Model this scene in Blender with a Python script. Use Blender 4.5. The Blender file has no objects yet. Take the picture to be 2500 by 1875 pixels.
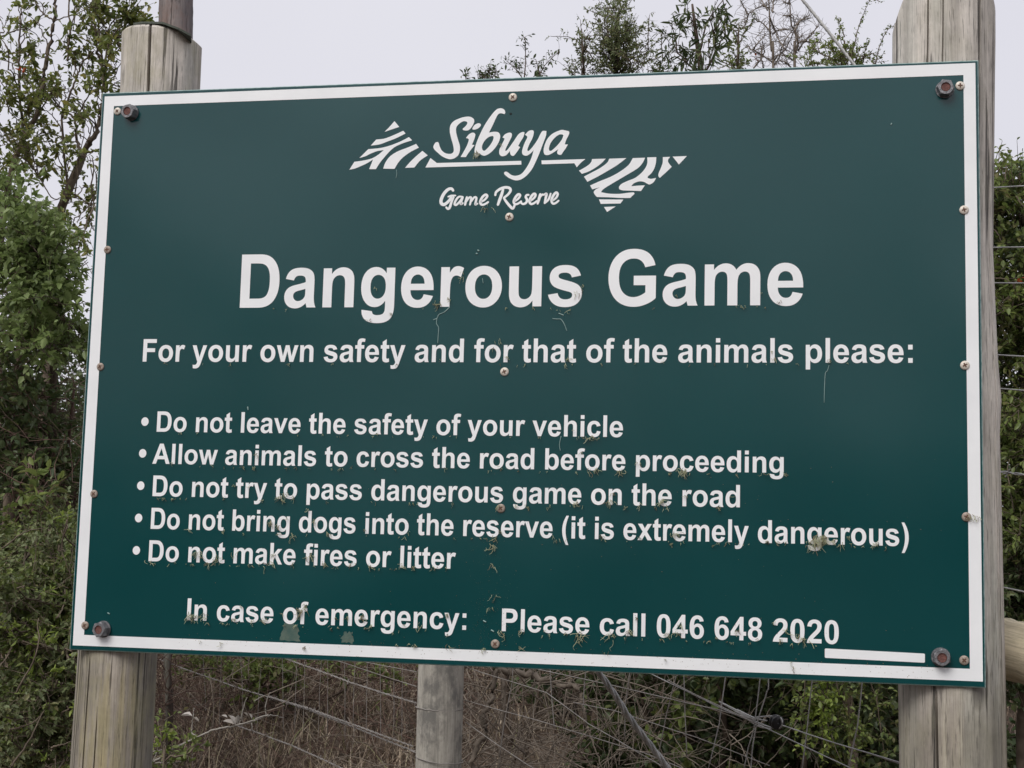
import bpy, math, random
import numpy as np
from mathutils import Vector, Matrix, Quaternion, noise as mnoise
from mathutils.geometry import tessellate_polygon

random.seed(7)
rng = np.random.default_rng(11)
scene = bpy.context.scene
COL = scene.collection

# ------------------------------------------------------------------ camera
CAM = np.array([0.54725, -2.76352, 1.600])
RIGHT = np.array([0.98189113, 0.18775169, 0.02528064])
DOWN = np.array([0.0034961, 0.11546428, -0.99330548])
FWD = np.array([-0.1894138, 0.97540622, 0.11271695])
FPX = 3504.0                                   # focal length in photo pixels (2500 wide)
BZ = 1.600 - 0.23270736                        # height of the board's lower edge
BW, BH = 1.80, 1.17679

cam = bpy.data.cameras.new('camera')
cam.sensor_width = 36
cam.lens = 36 * FPX / 2500
cam.clip_start = 0.05
cam.clip_end = 2000
camo = bpy.data.objects.new('camera', cam)
COL.objects.link(camo)
M = Matrix(((RIGHT[0], -DOWN[0], -FWD[0], CAM[0]),
            (RIGHT[1], -DOWN[1], -FWD[1], CAM[1]),
            (RIGHT[2], -DOWN[2], -FWD[2], CAM[2]), (0, 0, 0, 1)))
camo.matrix_world = M
scene.camera = camo

# ------------------------------------------------------------------ sky, sun, exposure
SUN_EL, SUN_ROT = math.radians(46), math.radians(202)   # high, behind the camera and a little to its left
world = bpy.data.worlds.new('World')
scene.world = world
world.use_nodes = True
wn, wl = world.node_tree.nodes, world.node_tree.links
wn.clear()
wo = wn.new('ShaderNodeOutputWorld')
bg = wn.new('ShaderNodeBackground'); bg.inputs['Strength'].default_value = 0.10
sky = wn.new('ShaderNodeTexSky'); sky.sky_type = 'NISHITA'; sky.sun_disc = False
sky.sun_elevation = SUN_EL; sky.sun_rotation = SUN_ROT
sky.air_density = 1.2; sky.dust_density = 3.0
tcw = wn.new('ShaderNodeTexCoord')
nzw = wn.new('ShaderNodeTexNoise'); nzw.inputs['Scale'].default_value = 2.2; nzw.inputs['Detail'].default_value = 4
rmp = wn.new('ShaderNodeValToRGB')
rmp.color_ramp.elements[0].position = 0.3; rmp.color_ramp.elements[0].color = (0.735, 0.725, 0.795, 1)
rmp.color_ramp.elements[1].position = 0.75; rmp.color_ramp.elements[1].color = (0.81, 0.802, 0.86, 1)
vm = wn.new('ShaderNodeVectorMath'); vm.operation = 'SCALE'; vm.inputs['Scale'].default_value = 10.2
mx = wn.new('ShaderNodeMix'); mx.data_type = 'RGBA'; mx.inputs['Factor'].default_value = 0.93
wl.new(tcw.outputs['Generated'], nzw.inputs['Vector'])
wl.new(nzw.outputs['Fac'], rmp.inputs['Fac'])
wl.new(rmp.outputs['Color'], vm.inputs[0])
wl.new(sky.outputs['Color'], mx.inputs['A'])
wl.new(vm.outputs['Vector'], mx.inputs['B'])
wl.new(mx.outputs['Result'], bg.inputs['Color'])
wl.new(bg.outputs['Background'], wo.inputs['Surface'])

sun = bpy.data.lights.new('sun', 'SUN')
sun.energy = 2.3; sun.angle = math.radians(34); sun.color = (1.0, 0.965, 0.92)
suno = bpy.data.objects.new('sun', sun); COL.objects.link(suno)
sd = Vector((math.sin(SUN_ROT) * math.cos(SUN_EL), math.cos(SUN_ROT) * math.cos(SUN_EL), math.sin(SUN_EL)))
suno.rotation_mode = 'QUATERNION'
suno.rotation_quaternion = sd.to_track_quat('Z', 'Y')
scene.view_settings.view_transform = 'Standard'
scene.view_settings.look = 'None'
scene.view_settings.exposure = 0.0
scene.view_settings.gamma = 1.0
scene.view_settings.use_curve_mapping = False

# ------------------------------------------------------------------ placing helpers
def ray(px, py):
    return RIGHT * ((px - 1250) / FPX) + DOWN * ((py - 937.5) / FPX) + FWD

def at(px, py, y):
    """the point at distance y behind the board's plane that stands at this place in the photograph"""
    d = ray(px, py)
    return CAM + d * ((y - CAM[1]) / d[1])

def bd(px, py):
    """position on the board: (across from its left edge, up from its lower edge)"""
    p = at(px, py, 0.0)
    return p[0] + BW / 2, p[2] - BZ

FA = at(2450, 1330, 0.35); FB = at(600, 1330, 2.8)
FD = (FB - FA)[:2] / np.linalg.norm((FB - FA)[:2])
FN = np.array([-FD[1], FD[0]])

def fpt(px, py, off=0.0):
    """a point in the fence's vertical plane"""
    d = ray(px, py)
    o = FA[:2] + FN * off
    t = ((o - CAM[:2]) @ FN) / (d[:2] @ FN)
    return CAM + d * t

# ------------------------------------------------------------------ mesh helpers
def link(name, me, mat=None, parent=None, **props):
    o = bpy.data.objects.new(name, me)
    COL.objects.link(o)
    if mat is not None and not me.materials:
        me.materials.append(mat)
    if parent is not None:
        o.parent = parent
    for k, v in props.items():
        o[k] = v
    return o

def empty(name, loc=(0, 0, 0), **props):
    o = bpy.data.objects.new(name, None)
    o.location = loc
    o.empty_display_size = 0.1
    COL.objects.link(o)
    for k, v in props.items():
        o[k] = v
    return o

def np_mesh(name, verts, faces, k, smooth=False):
    """mesh from numpy arrays, all faces with k corners"""
    me = bpy.data.meshes.new(name)
    verts = np.asarray(verts, np.float32).reshape(-1, 3)
    faces = np.asarray(faces, np.int32).reshape(-1, k)
    me.vertices.add(len(verts)); me.vertices.foreach_set('co', verts.ravel())
    me.loops.add(faces.size); me.loops.foreach_set('vertex_index', faces.ravel())
    me.polygons.add(len(faces))
    me.polygons.foreach_set('loop_start', np.arange(0, faces.size, k, dtype=np.int32))
    me.polygons.foreach_set('loop_total', np.full(len(faces), k, np.int32))
    if smooth:
        me.polygons.foreach_set('use_smooth', np.ones(len(faces), bool))
    me.update(calc_edges=True)
    me.validate()
    return me

class Tubes:
    """collects tapered tubes along polylines"""
    def __init__(self, sides=5):
        self.v, self.f, self.n, self.s = [], [], 0, sides
    def add(self, pts, rad, sides=None, caps=True):
        s = sides or self.s
        P = np.asarray(pts, float); n = len(P)
        R = np.full(n, rad) if np.isscalar(rad) else np.asarray(rad, float)
        T = np.gradient(P, axis=0)
        T /= np.linalg.norm(T, axis=1)[:, None] + 1e-12
        ref = np.array([0, 0, 1.0]) if abs(T[0][2]) < 0.9 else np.array([1.0, 0, 0])
        A = np.cross(T, ref); A /= np.linalg.norm(A, axis=1)[:, None] + 1e-12
        B = np.cross(T, A)
        a = np.arange(s) * 2 * np.pi / s
        ring = P[:, None] + (A[:, None] * np.cos(a)[None, :, None] + B[:, None] * np.sin(a)[None, :, None]) * R[:, None, None]
        self.v.append(ring.reshape(-1, 3))
        i = np.arange(n - 1)[:, None] * s; j = np.arange(s)[None]
        j2 = (j + 1) % s
        q = np.stack([i + j, i + j2, i + s + j2, i + s + j], -1).reshape(-1, 4) + self.n
        self.f.append(q)
        if caps and s >= 4:
            for e, rev in ((0, True), (n - 1, False)):
                b = self.n + e * s
                ids = [b + k for k in range(s)]
                if rev: ids = ids[::-1]
                for k in range(1, s - 1, 2):
                    c = [ids[0], ids[k], ids[k + 1], ids[min(k + 2, s - 1)]]
                    if len(set(c)) == 4:
                        self.f.append(np.array([c]))
        self.n += n * s
    def mesh(self, name, smooth=True):
        return np_mesh(name, np.concatenate(self.v), np.concatenate(self.f), 4, smooth)

class Leaves:
    """collects leaf blades: each a folded pointed blade of two quads"""
    def __init__(self):
        self.v, self.count = [], 0
    def add(self, pos, axis, length, width, fold=0.25, droop=0.15):
        pos = np.asarray(pos, float); n = len(pos)
        ax = np.asarray(axis, float); ax /= np.linalg.norm(ax, axis=1)[:, None] + 1e-9
        up = rng.normal(size=(n, 3)) * 0.55 + np.array([0, 0, 1.0])
        sd_ = np.cross(ax, up); sd_ /= np.linalg.norm(sd_, axis=1)[:, None] + 1e-9
        nr = np.cross(sd_, ax)
        L = np.broadcast_to(np.asarray(length, float), (n,))[:, None]
        W = np.broadcast_to(np.asarray(width, float), (n,))[:, None]
        def p(u, w, h):
            return pos + ax * L * u + sd_ * W * w + nr * (W * h * fold * 2) - np.array([0, 0, 1.0]) * (L * droop * u * u)
        V = np.stack([p(0, 0, 0), p(.38, -.5, .5), p(.76, -.34, .35), p(1, 0, 0), p(.76, .34, .35), p(.38, .5, .5)], 1)
        self.v.append(V); self.count += n
    def mesh(self, name):
        V = np.concatenate(self.v).reshape(-1, 3)
        b = (np.arange(self.count) * 6)[:, None]
        f = np.concatenate([b + np.array([0, 3, 2, 1]), b + np.array([0, 5, 4, 3])])
        return np_mesh(name, V, f, 4)

def bez(pts, n=10):
    """smooth polyline through points (Catmull-Rom)"""
    P = np.asarray(pts, float)
    if len(P) < 3:
        t = np.linspace(0, 1, n)[:, None]
        return P[0] * (1 - t) + P[-1] * t
    Q = np.vstack([2 * P[0] - P[1], P, 2 * P[-1] - P[-2]])
    out = []
    for i in range(1, len(Q) - 2):
        t = np.linspace(0, 1, n, endpoint=False)[:, None]
        a, b, c, d = Q[i - 1], Q[i], Q[i + 1], Q[i + 2]
        out.append(0.5 * ((2 * b) + (c - a) * t + (2 * a - 5 * b + 4 * c - d) * t ** 2 + (3 * b - a - 3 * c + d) * t ** 3))
    out.append(P[-1:])
    return np.concatenate(out)

def wander(p0, p1, n=8, amp=0.04):
    """an uneven branch line from p0 to p1"""
    p0, p1 = np.asarray(p0, float), np.asarray(p1, float)
    t = np.linspace(0, 1, n)[:, None]
    L = np.linalg.norm(p1 - p0)
    w = np.cumsum(rng.normal(size=(n, 3)), 0)
    w = w - w[0]; w = w - t * w[-1]
    return p0 * (1 - t) + p1 * t + w * amp * L / math.sqrt(n)

# ------------------------------------------------------------------ materials
def new_mat(name):
    m = bpy.data.materials.new(name); m.use_nodes = True
    nt = m.node_tree; nt.nodes.clear()
    out = nt.nodes.new('ShaderNodeOutputMaterial')
    b = nt.nodes.new('ShaderNodeBsdfPrincipled')
    nt.links.new(b.outputs[0], out.inputs[0])
    return m, nt, b, out

def nd(nt, t, **kw):
    n = nt.nodes.new(t)
    for k, v in kw.items():
        if hasattr(n, k): setattr(n, k, v)
        else: n.inputs[k].default_value = v
    return n

def ramp(nt, stops, src=None):
    r = nt.nodes.new('ShaderNodeValToRGB')
    e = r.color_ramp.elements
    while len(e) < len(stops): e.new(0.5)
    for el, (p, c) in zip(e, stops):
        el.position = p; el.color = (*c, 1) if len(c) == 3 else c
    if src is not None: nt.links.new(src, r.inputs[0])
    return r

def g(v): return (v, v, v)

def leaf_mat(name, cols, rough=0.5, trans=0.3):
    m, nt, b, out = new_mat(name)
    geo = nd(nt, 'ShaderNodeNewGeometry')
    n = len(cols)
    r = ramp(nt, [(i / (n - 1), c) for i, c in enumerate(cols)], geo.outputs['Random Per Island'])
    tc = nd(nt, 'ShaderNodeTexCoord')
    nz = nd(nt, 'ShaderNodeTexNoise', Scale=3.0, Detail=3.0)
    nt.links.new(tc.outputs['Object'], nz.inputs['Vector'])
    v = ramp(nt, [(0.3, g(0.72)), (0.7, g(1.2))], nz.outputs['Fac'])
    mul = nd(nt, 'ShaderNodeMix', data_type='RGBA', blend_type='MULTIPLY'); mul.inputs['Factor'].default_value = 1
    nt.links.new(r.outputs[0], mul.inputs['A']); nt.links.new(v.outputs[0], mul.inputs['B'])
    b.inputs['Roughness'].default_value = rough
    nt.links.new(mul.outputs['Result'], b.inputs['Base Color'])
    tr = nd(nt, 'ShaderNodeBsdfTranslucent')
    nt.links.new(mul.outputs['Result'], tr.inputs['Color'])
    ms = nd(nt, 'ShaderNodeMixShader'); ms.inputs[0].default_value = trans
    nt.links.new(b.outputs[0], ms.inputs[1]); nt.links.new(tr.outputs[0], ms.inputs[2])
    nt.links.new(ms.outputs[0], out.inputs[0])
    return m

def noise_mat(name, stops, scale=20, detail=6, rough=0.85, bump=0.0, stretch=(1, 1, 1), metal=0.0, bscale=None):
    m, nt, b, out = new_mat(name)
    tc = nd(nt, 'ShaderNodeTexCoord')
    mp = nd(nt, 'ShaderNodeMapping'); mp.inputs['Scale'].default_value = stretch
    nt.links.new(tc.outputs['Object'], mp.inputs[0])
    nz = nd(nt, 'ShaderNodeTexNoise', Scale=scale, Detail=detail, Roughness=0.6)
    nt.links.new(mp.outputs[0], nz.inputs['Vector'])
    r = ramp(nt, stops, nz.outputs['Fac'])
    nt.links.new(r.outputs[0], b.inputs['Base Color'])
    b.inputs['Roughness'].default_value = rough
    b.inputs['Metallic'].default_value = metal
    if bump:
        n2 = nd(nt, 'ShaderNodeTexNoise', Scale=bscale or scale * 3, Detail=4.0)
        nt.links.new(mp.outputs[0], n2.inputs['Vector'])
        bp = nd(nt, 'ShaderNodeBump', Strength=bump, Distance=0.004)
        nt.links.new(n2.outputs['Fac'], bp.inputs['Height'])
        nt.links.new(bp.outputs[0], b.inputs['Normal'])
    return m

def wood_mat(name, light, dark, algae=(0.2, 0.2, 0.05), algae_amt=0.0, crack=0.55, seed=0.0, tint=(.33, .33, .27), dark_below=None, runs=(.62, .57, .38)):
    """weathered treated pole: fine crisp grain along Z, drying checks, grey, tan and greenish bands, algae blotches"""
    m, nt, b, out = new_mat(name)
    L = nt.links
    tc = nd(nt, 'ShaderNodeTexCoord')
    off = nd(nt, 'ShaderNodeVectorMath', operation='ADD'); off.inputs[1].default_value = (seed, seed * 1.7, seed * .6)
    L.new(tc.outputs['Object'], off.inputs[0])
    def streak(sx, sz, detail=6, rough=.62, dist=0.0):
        mp = nd(nt, 'ShaderNodeMapping'); mp.inputs['Scale'].default_value = (sx, sx, sz)
        L.new(off.outputs[0], mp.inputs[0])
        n = nd(nt, 'ShaderNodeTexNoise', Scale=1.0, Detail=float(detail), Roughness=rough, Distortion=dist)
        L.new(mp.outputs[0], n.inputs['Vector']); return n
    def mult(A, B, f):
        q = nd(nt, 'ShaderNodeMix', data_type='RGBA', blend_type='MULTIPLY'); q.inputs['Factor'].default_value = f
        L.new(A, q.inputs['A']); L.new(B, q.inputs['B']); return q.outputs['Result']
    broad = streak(13, 1.6, 3); band = streak(9, .5, 2); fine = streak(330, 9.0, 8, .7); mid = streak(75, 1.6, 4); dash = streak(240, 16.0, 3); blot = streak(16, 9.0, 8, .7); grey = streak(34, 22.0, 8, .72)
    mean = tuple((p + q) / 2 for p, q in zip(light, dark))
    r1 = ramp(nt, [(.32, dark), (.52, mean), (.68, light)], broad.outputs['Fac'])
    rt = ramp(nt, [(.50, g(0)), (.60, g(.75))], band.outputs['Fac'])
    mt = nd(nt, 'ShaderNodeMix', data_type='RGBA'); L.new(rt.outputs[0], mt.inputs['Factor']); L.new(r1.outputs[0], mt.inputs['A']); mt.inputs['B'].default_value = (*tint, 1)
    r2 = ramp(nt, [(.30, g(.60)), (.48, g(.95)), (.7, g(1.16))], fine.outputs['Fac'])
    col = mult(mt.outputs['Result'], r2.outputs[0], 1.0)
    r3 = ramp(nt, [(.3, g(.78)), (.65, g(1.12))], grey.outputs['Fac'])
    col = mult(col, r3.outputs[0], .9)
    st = streak(30, 1.1, 5, .6); r4 = ramp(nt, [(.36, g(.66)), (.50, g(1.0)), (.68, g(1.10))], st.outputs['Fac'])
    col = mult(col, r4.outputs[0], .85)
    cr = ramp(nt, [(.365, g(.14)), (.395, g(1.0))], mid.outputs['Fac'])
    col = mult(col, cr.outputs[0], crack)
    ds = ramp(nt, [(.35, g(.45)), (.42, g(1.0))], dash.outputs['Fac'])
    col = mult(col, ds.outputs[0], crack)
    if dark_below is not None:     # darker wood below this height, with yellow green algae runs on the left post
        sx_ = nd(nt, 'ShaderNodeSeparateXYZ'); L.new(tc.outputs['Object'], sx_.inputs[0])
        lo = nd(nt, 'ShaderNodeMapRange'); lo.inputs['From Min'].default_value = dark_below + .05; lo.inputs['From Max'].default_value = dark_below - .12
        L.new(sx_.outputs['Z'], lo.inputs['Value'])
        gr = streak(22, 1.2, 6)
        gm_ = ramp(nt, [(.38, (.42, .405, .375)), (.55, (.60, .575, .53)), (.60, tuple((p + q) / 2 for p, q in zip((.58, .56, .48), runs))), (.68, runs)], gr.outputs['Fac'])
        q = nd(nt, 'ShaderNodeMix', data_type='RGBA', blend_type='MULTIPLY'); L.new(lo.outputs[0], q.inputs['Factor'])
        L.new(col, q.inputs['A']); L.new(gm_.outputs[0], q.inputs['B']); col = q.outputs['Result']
    mk = nd(nt, 'ShaderNodeMapping'); mk.inputs['Scale'].default_value = (7, 7, 3.2); L.new(off.outputs[0], mk.inputs[0])
    vk = nd(nt, 'ShaderNodeTexVoronoi', Scale=1.0); L.new(mk.outputs[0], vk.inputs['Vector'])
    rk = ramp(nt, [(.05, g(.30)), (.09, g(.62)), (.12, g(1.0))], vk.outputs['Distance'])
    col = mult(col, rk.outputs[0], 1.0)
    rb = ramp(nt, [(.47, g(0)), (.62, g(1))], blot.outputs['Fac'])
    m3 = nd(nt, 'ShaderNodeMix', data_type='RGBA')
    mm = nd(nt, 'ShaderNodeMath', operation='MULTIPLY'); mm.inputs[1].default_value = algae_amt
    L.new(rb.outputs[0], mm.inputs[0])
    L.new(mm.outputs[0], m3.inputs['Factor'])
    L.new(col, m3.inputs['A']); m3.inputs['B'].default_value = (*algae, 1)
    L.new(m3.outputs['Result'], b.inputs['Base Color'])
    b.inputs['Roughness'].default_value = .9
    ad = nd(nt, 'ShaderNodeMath', operation='ADD')
    cr2 = nd(nt, 'ShaderNodeMath', operation='MULTIPLY'); cr2.inputs[1].default_value = .6
    L.new(fine.outputs['Fac'], cr2.inputs[0]); L.new(cr2.outputs[0], ad.inputs[0]); L.new(cr.outputs[0], ad.inputs[1])
    bp = nd(nt, 'ShaderNodeBump', Strength=.6, Distance=.003)
    L.new(ad.outputs[0], bp.inputs['Height']); L.new(bp.outputs[0], b.inputs['Normal'])
    return m

MAT = {}
MAT['post_l'] = wood_mat('weathered_wood_left', (.64, .59, .53), (.46, .43, .38), (.30, .28, .15), .34, .85, 3.1, (.50, .495, .455), dark_below=1.33)
MAT['post_r'] = wood_mat('weathered_wood_right', (.68, .635, .575), (.52, .48, .43), (.28, .27, .18), .22, .9, 8.7, (.54, .535, .48), dark_below=1.30, runs=(.80, .78, .70))
MAT['post_f'] = wood_mat('grey_wood_fence', (.52, .49, .43), (.40, .375, .325), (.14, .135, .125), .85, .4, 5.3, (.43, .41, .36))
MAT['pole'] = wood_mat('dark_wood_pole', (.27, .23, .215), (.12, .11, .12), (.25, .13, .09), .35, .85, 1.3, (.10, .10, .125))
MAT['rail'] = wood_mat('tan_wood_rail', (.66, .58, .42), (.50, .43, .30), (.30, .28, .15), .2, .35, 2.2, (.5, .45, .33))
MAT['stake'] = wood_mat('dark_stake', (.06, .04, .032), (.025, .018, .016), (.1, .1, .08), .2, .3, 9.2)

# painted board: glossy deep green, faint dust and weather film
def board_mat():
    m, nt, b, out = new_mat('green_painted_board')
    L = nt.links
    tc = nd(nt, 'ShaderNodeTexCoord')
    n1 = nd(nt, 'ShaderNodeTexNoise', Scale=3.0, Detail=5.0); L.new(tc.outputs['Object'], n1.inputs['Vector'])
    r = ramp(nt, [(.3, (.0020, .0475, .0505)), (.7, (.0030, .0545, .0575))], n1.outputs['Fac'])
    n2 = nd(nt, 'ShaderNodeTexNoise', Scale=260.0, Detail=3.0); L.new(tc.outputs['Object'], n2.inputs['Vector'])
    sp = ramp(nt, [(.70, g(0)), (.80, g(1))], n2.outputs['Fac'])
    n3 = nd(nt, 'ShaderNodeTexNoise', Scale=2.3, Detail=2.0); L.new(tc.outputs['Object'], n3.inputs['Vector'])
    s3 = ramp(nt, [(.5, g(0)), (.7, g(.55))], n3.outputs['Fac'])
    mu = nd(nt, 'ShaderNodeMath', operation='MULTIPLY'); L.new(sp.outputs[0], mu.inputs[0]); L.new(s3.outputs[0], mu.inputs[1])
    mx_ = nd(nt, 'ShaderNodeMix', data_type='RGBA'); L.new(mu.outputs[0], mx_.inputs['Factor'])
    L.new(r.outputs[0], mx_.inputs['A']); mx_.inputs['B'].default_value = (.16, .2, .17, 1)
    L.new(mx_.outputs['Result'], b.inputs['Base Color'])
    b.inputs['IOR'].default_value = 1.58
    rr = ramp(nt, [(.3, g(.14)), (.7, g(.19))], n1.outputs['Fac'])
    L.new(rr.outputs[0], b.inputs['Roughness'])
    n4 = nd(nt, 'ShaderNodeTexNoise', Scale=1.6, Detail=1.0); L.new(tc.outputs['Object'], n4.inputs['Vector'])
    bp = nd(nt, 'ShaderNodeBump', Strength=.9, Distance=.016); L.new(n4.outputs['Fac'], bp.inputs['Height'])
    L.new(bp.outputs[0], b.inputs['Normal'])
    return m
MAT['board'] = board_mat()
MAT['white'] = noise_mat('white_vinyl', [(.25, (.78, .80, .81)), (.6, (.85, .865, .875)), (.85, (.875, .89, .895))], 9, 6, .38)
MAT['edge'] = noise_mat('sheet_edge', [(.3, (.10, .20, .19)), (.7, (.38, .50, .48))], 60, 4, .4)
MAT['screw'] = noise_mat('screw_cream', [(.3, (.50, .44, .36)), (.6, (.72, .67, .60))], 220, 3, .45, metal=.1)
MAT['screw_dull'] = noise_mat('screw_weathered', [(.3, (.22, .17, .13)), (.6, (.40, .34, .29))], 220, 3, .6, metal=.1)
MAT['slot'] = noise_mat('slot_shade', [(.3, (.05, .03, .02)), (.7, (.16, .07, .04))], 300, 3, .8)  # dark colour of the raised cross, in place of the recess's shade
MAT['nut'] = noise_mat('galvanised_nut', [(.3, (.10, .10, .11)), (.7, (.27, .27, .28))], 120, 5, .5, .3, metal=.5)
MAT['rust'] = noise_mat('rusty_thread', [(.3, (.075, .035, .03)), (.7, (.20, .085, .07))], 180, 5, .85, .4)
MAT['wire'] = noise_mat('galvanised_wire', [(.3, (.28, .28, .275)), (.7, (.50, .495, .48))], 30, 4, .5, metal=.3)
MAT['wire_old'] = noise_mat('dull_wire', [(.3, (.20, .18, .165)), (.7, (.36, .34, .32))], 30, 4, .6, metal=.25)
MAT['plastic'] = noise_mat('black_plastic', [(.3, (.008, .008, .010)), (.7, (.018, .018, .022))], 60, 3, .35)
MAT['felt'] = noise_mat('green_bitumen', [(.3, (.045, .055, .045)), (.7, (.085, .098, .078))], 60, 5, .8, .4)
MAT['bark'] = noise_mat('brown_bark', [(.3, (.075, .055, .038)), (.6, (.14, .11, .08)), (.8, (.2, .17, .13))], 30, 6, .9, .5)
MAT['bark_dark'] = noise_mat('dark_bark', [(.3, (.05, .036, .028)), (.7, (.12, .085, .06))], 30, 6, .9, .5)
MAT['dead'] = noise_mat('grey_dead_twig', [(.3, (.10, .08, .062)), (.7, (.245, .205, .165))], 30, 6, .9, .3)
MAT['dead_pale'] = noise_mat('pale_lichen_branch', [(.3, (.20, .185, .16)), (.7, (.38, .355, .32))], 60, 6, .9, .4)
MAT['red_twig'] = noise_mat('russet_twig', [(.3, (.06, .035, .028)), (.7, (.17, .105, .08))], 20, 5, .9)
MAT['straw'] = leaf_mat('dead_thatch', [(.11, .078, .055), (.27, .20, .145), (.19, .135, .10), (.46, .37, .27), (.15, .11, .08), (.56, .47, .36)], .85, .1)
MAT['tendril'] = noise_mat('dried_creeper', [(.3, (.32, .31, .17)), (.55, (.50, .52, .34)), (.75, (.62, .66, .48))], 50, 5, .85)
MAT['tendril_b'] = noise_mat('dried_creeper_brown', [(.3, (.12, .085, .045)), (.7, (.34, .25, .14))], 50, 5, .85)
MAT['scratch'] = noise_mat('pale_snail_trace', [(.3, (.22, .36, .34)), (.7, (.42, .56, .53))], 80, 3, .6)
MAT['stain'] = noise_mat('lichen_film', [(.3, (.035, .085, .075)), (.5, (.065, .11, .09)), (.75, (.12, .155, .12))], 60, 6, .7)
MAT['hole'] = noise_mat('screw_hole', [(.3, (.004, .01, .01)), (.7, (.01, .02, .02))], 60, 2, .9)
MAT['dryleaf'] = leaf_mat('pale_dry_leaf', [(.42, .38, .34), (.6, .56, .52), (.36, .33, .29)], .7, .25)
MAT['leaf_tree'] = leaf_mat('olive_leaf', [(0.083, 0.109, 0.028), (0.142, 0.182, 0.046), (0.212, 0.255, 0.067), (0.295, 0.322, 0.092), (0.130, 0.170, 0.056), (0.354, 0.316, 0.081)], .40, .5)
MAT['leaf_big'] = leaf_mat('dusty_green_leaf', [(0.140, 0.202, 0.062), (0.213, 0.288, 0.093), (0.280, 0.358, 0.134), (0.179, 0.242, 0.082)], .45, .42)
MAT['leaf_shrub'] = leaf_mat('shrub_leaf', [(0.112, 0.161, 0.044), (0.188, 0.251, 0.067), (0.263, 0.322, 0.092), (0.156, 0.206, 0.063), (0.237, 0.212, 0.092)], .45, .42)
MAT['pale_straw'] = leaf_mat('pale_grass_stem', [(.34, .28, .19), (.48, .41, .29), (.26, .22, .13), (.22, .24, .10)], .8, .25)
MAT['leaf_new'] = leaf_mat('fresh_leaf', [(.24, .33, .055), (.33, .41, .09), (.20, .29, .06)], .45, .45)
MAT['leaf_grey'] = leaf_mat('greyish_leaf', [(0.134, 0.173, 0.077), (0.235, 0.277, 0.129), (0.185, 0.231, 0.108), (0.302, 0.294, 0.134)], .5, .42)
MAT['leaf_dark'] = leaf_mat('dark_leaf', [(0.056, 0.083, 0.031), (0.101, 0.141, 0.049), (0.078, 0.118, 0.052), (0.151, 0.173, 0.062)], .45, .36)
MAT['leaf_red'] = leaf_mat('red_leaf', [(.42, .06, .03), (.5, .12, .04)], .45, .4)

def ground_mat():
    m, nt, b, out = new_mat('leaf_litter_ground')
    L = nt.links
    tc = nd(nt, 'ShaderNodeTexCoord')
    n1 = nd(nt, 'ShaderNodeTexNoise', Scale=1.2, Detail=8.0, Roughness=.7); L.new(tc.outputs['Object'], n1.inputs['Vector'])
    n2 = nd(nt, 'ShaderNodeTexNoise', Scale=40.0, Detail=6.0, Roughness=.7); L.new(tc.outputs['Object'], n2.inputs['Vector'])
    r1 = ramp(nt, [(.3, (.045, .031, .022)), (.5, (.10, .068, .047)), (.7, (.16, .118, .085))], n1.outputs['Fac'])
    r2 = ramp(nt, [(.3, g(.5)), (.7, g(1.4))], n2.outputs['Fac'])
    mu = nd(nt, 'ShaderNodeMix', data_type='RGBA', blend_type='MULTIPLY'); mu.inputs['Factor'].default_value = 1
    L.new(r1.outputs[0], mu.inputs['A']); L.new(r2.outputs[0], mu.inputs['B'])
    L.new(mu.outputs['Result'], b.inputs['Base Color']); b.inputs['Roughness'].default_value = .95
    bp = nd(nt, 'ShaderNodeBump', Strength=.8, Distance=.03); L.new(n2.outputs['Fac'], bp.inputs['Height'])
    L.new(bp.outputs[0], b.inputs['Normal'])
    return m
MAT['ground'] = ground_mat()

# ------------------------------------------------------------------ ground: one sheet, a bank rising behind the fence
GX = [(-60, 0.0), (-3, 0.0), (0.3, 0.10), (1.5, .30), (2.6, .52), (4.0, .74), (6.0, .95), (9, 1.3), (14, 2.0), (25, 2.3), (900, 2.3)]
def ground_z(x, y):
    x = np.asarray(x, float); y = np.asarray(y, float)
    base = np.interp(y, [a for a, _ in GX], [b for _, b in GX])
    k = np.clip((y + 1) / 3, 0, 1)
    return base - k * .075 * np.clip(x, -6, 6) + 0.03 * np.sin(x * 2.3 + y) * k + 0.025 * np.sin(y * 3.1 - x * 1.3) * k

ax_ = np.concatenate([-np.geomspace(900, 8, 14), np.linspace(-7.5, 7.5, 76), np.geomspace(8, 900, 14)])
ay_ = np.concatenate([-np.geomspace(900, 8, 14), np.linspace(-7.5, 16, 118), np.geomspace(17, 900, 14)])
XX, YY = np.meshgrid(ax_, ay_)
ZZ = ground_z(XX, YY) + rng.normal(size=XX.shape) * .012 * (np.abs(XX) < 8) * (np.abs(YY) < 16)
nx, ny = len(ax_), len(ay_)
ii = (np.arange(ny - 1)[:, None] * nx + np.arange(nx - 1)[None]).ravel()
gm = np_mesh('ground', np.stack([XX, YY, ZZ], -1), np.stack([ii, ii + 1, ii + nx + 1, ii + nx], -1), 4, True)
link('ground', gm, MAT['ground'], kind='structure')

# ================================================================== THE SIGN
sign = empty('information_sign', (0, 0.0, 0.1),
             label='large green reserve warning sign with white border and lettering, bolted to two wooden posts', category='sign')
SO = np.array([0, 0.0, 0.1])

def sub(o, parent, **props):
    o.parent = parent
    for k, v in props.items(): o[k] = v
    return o

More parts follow.
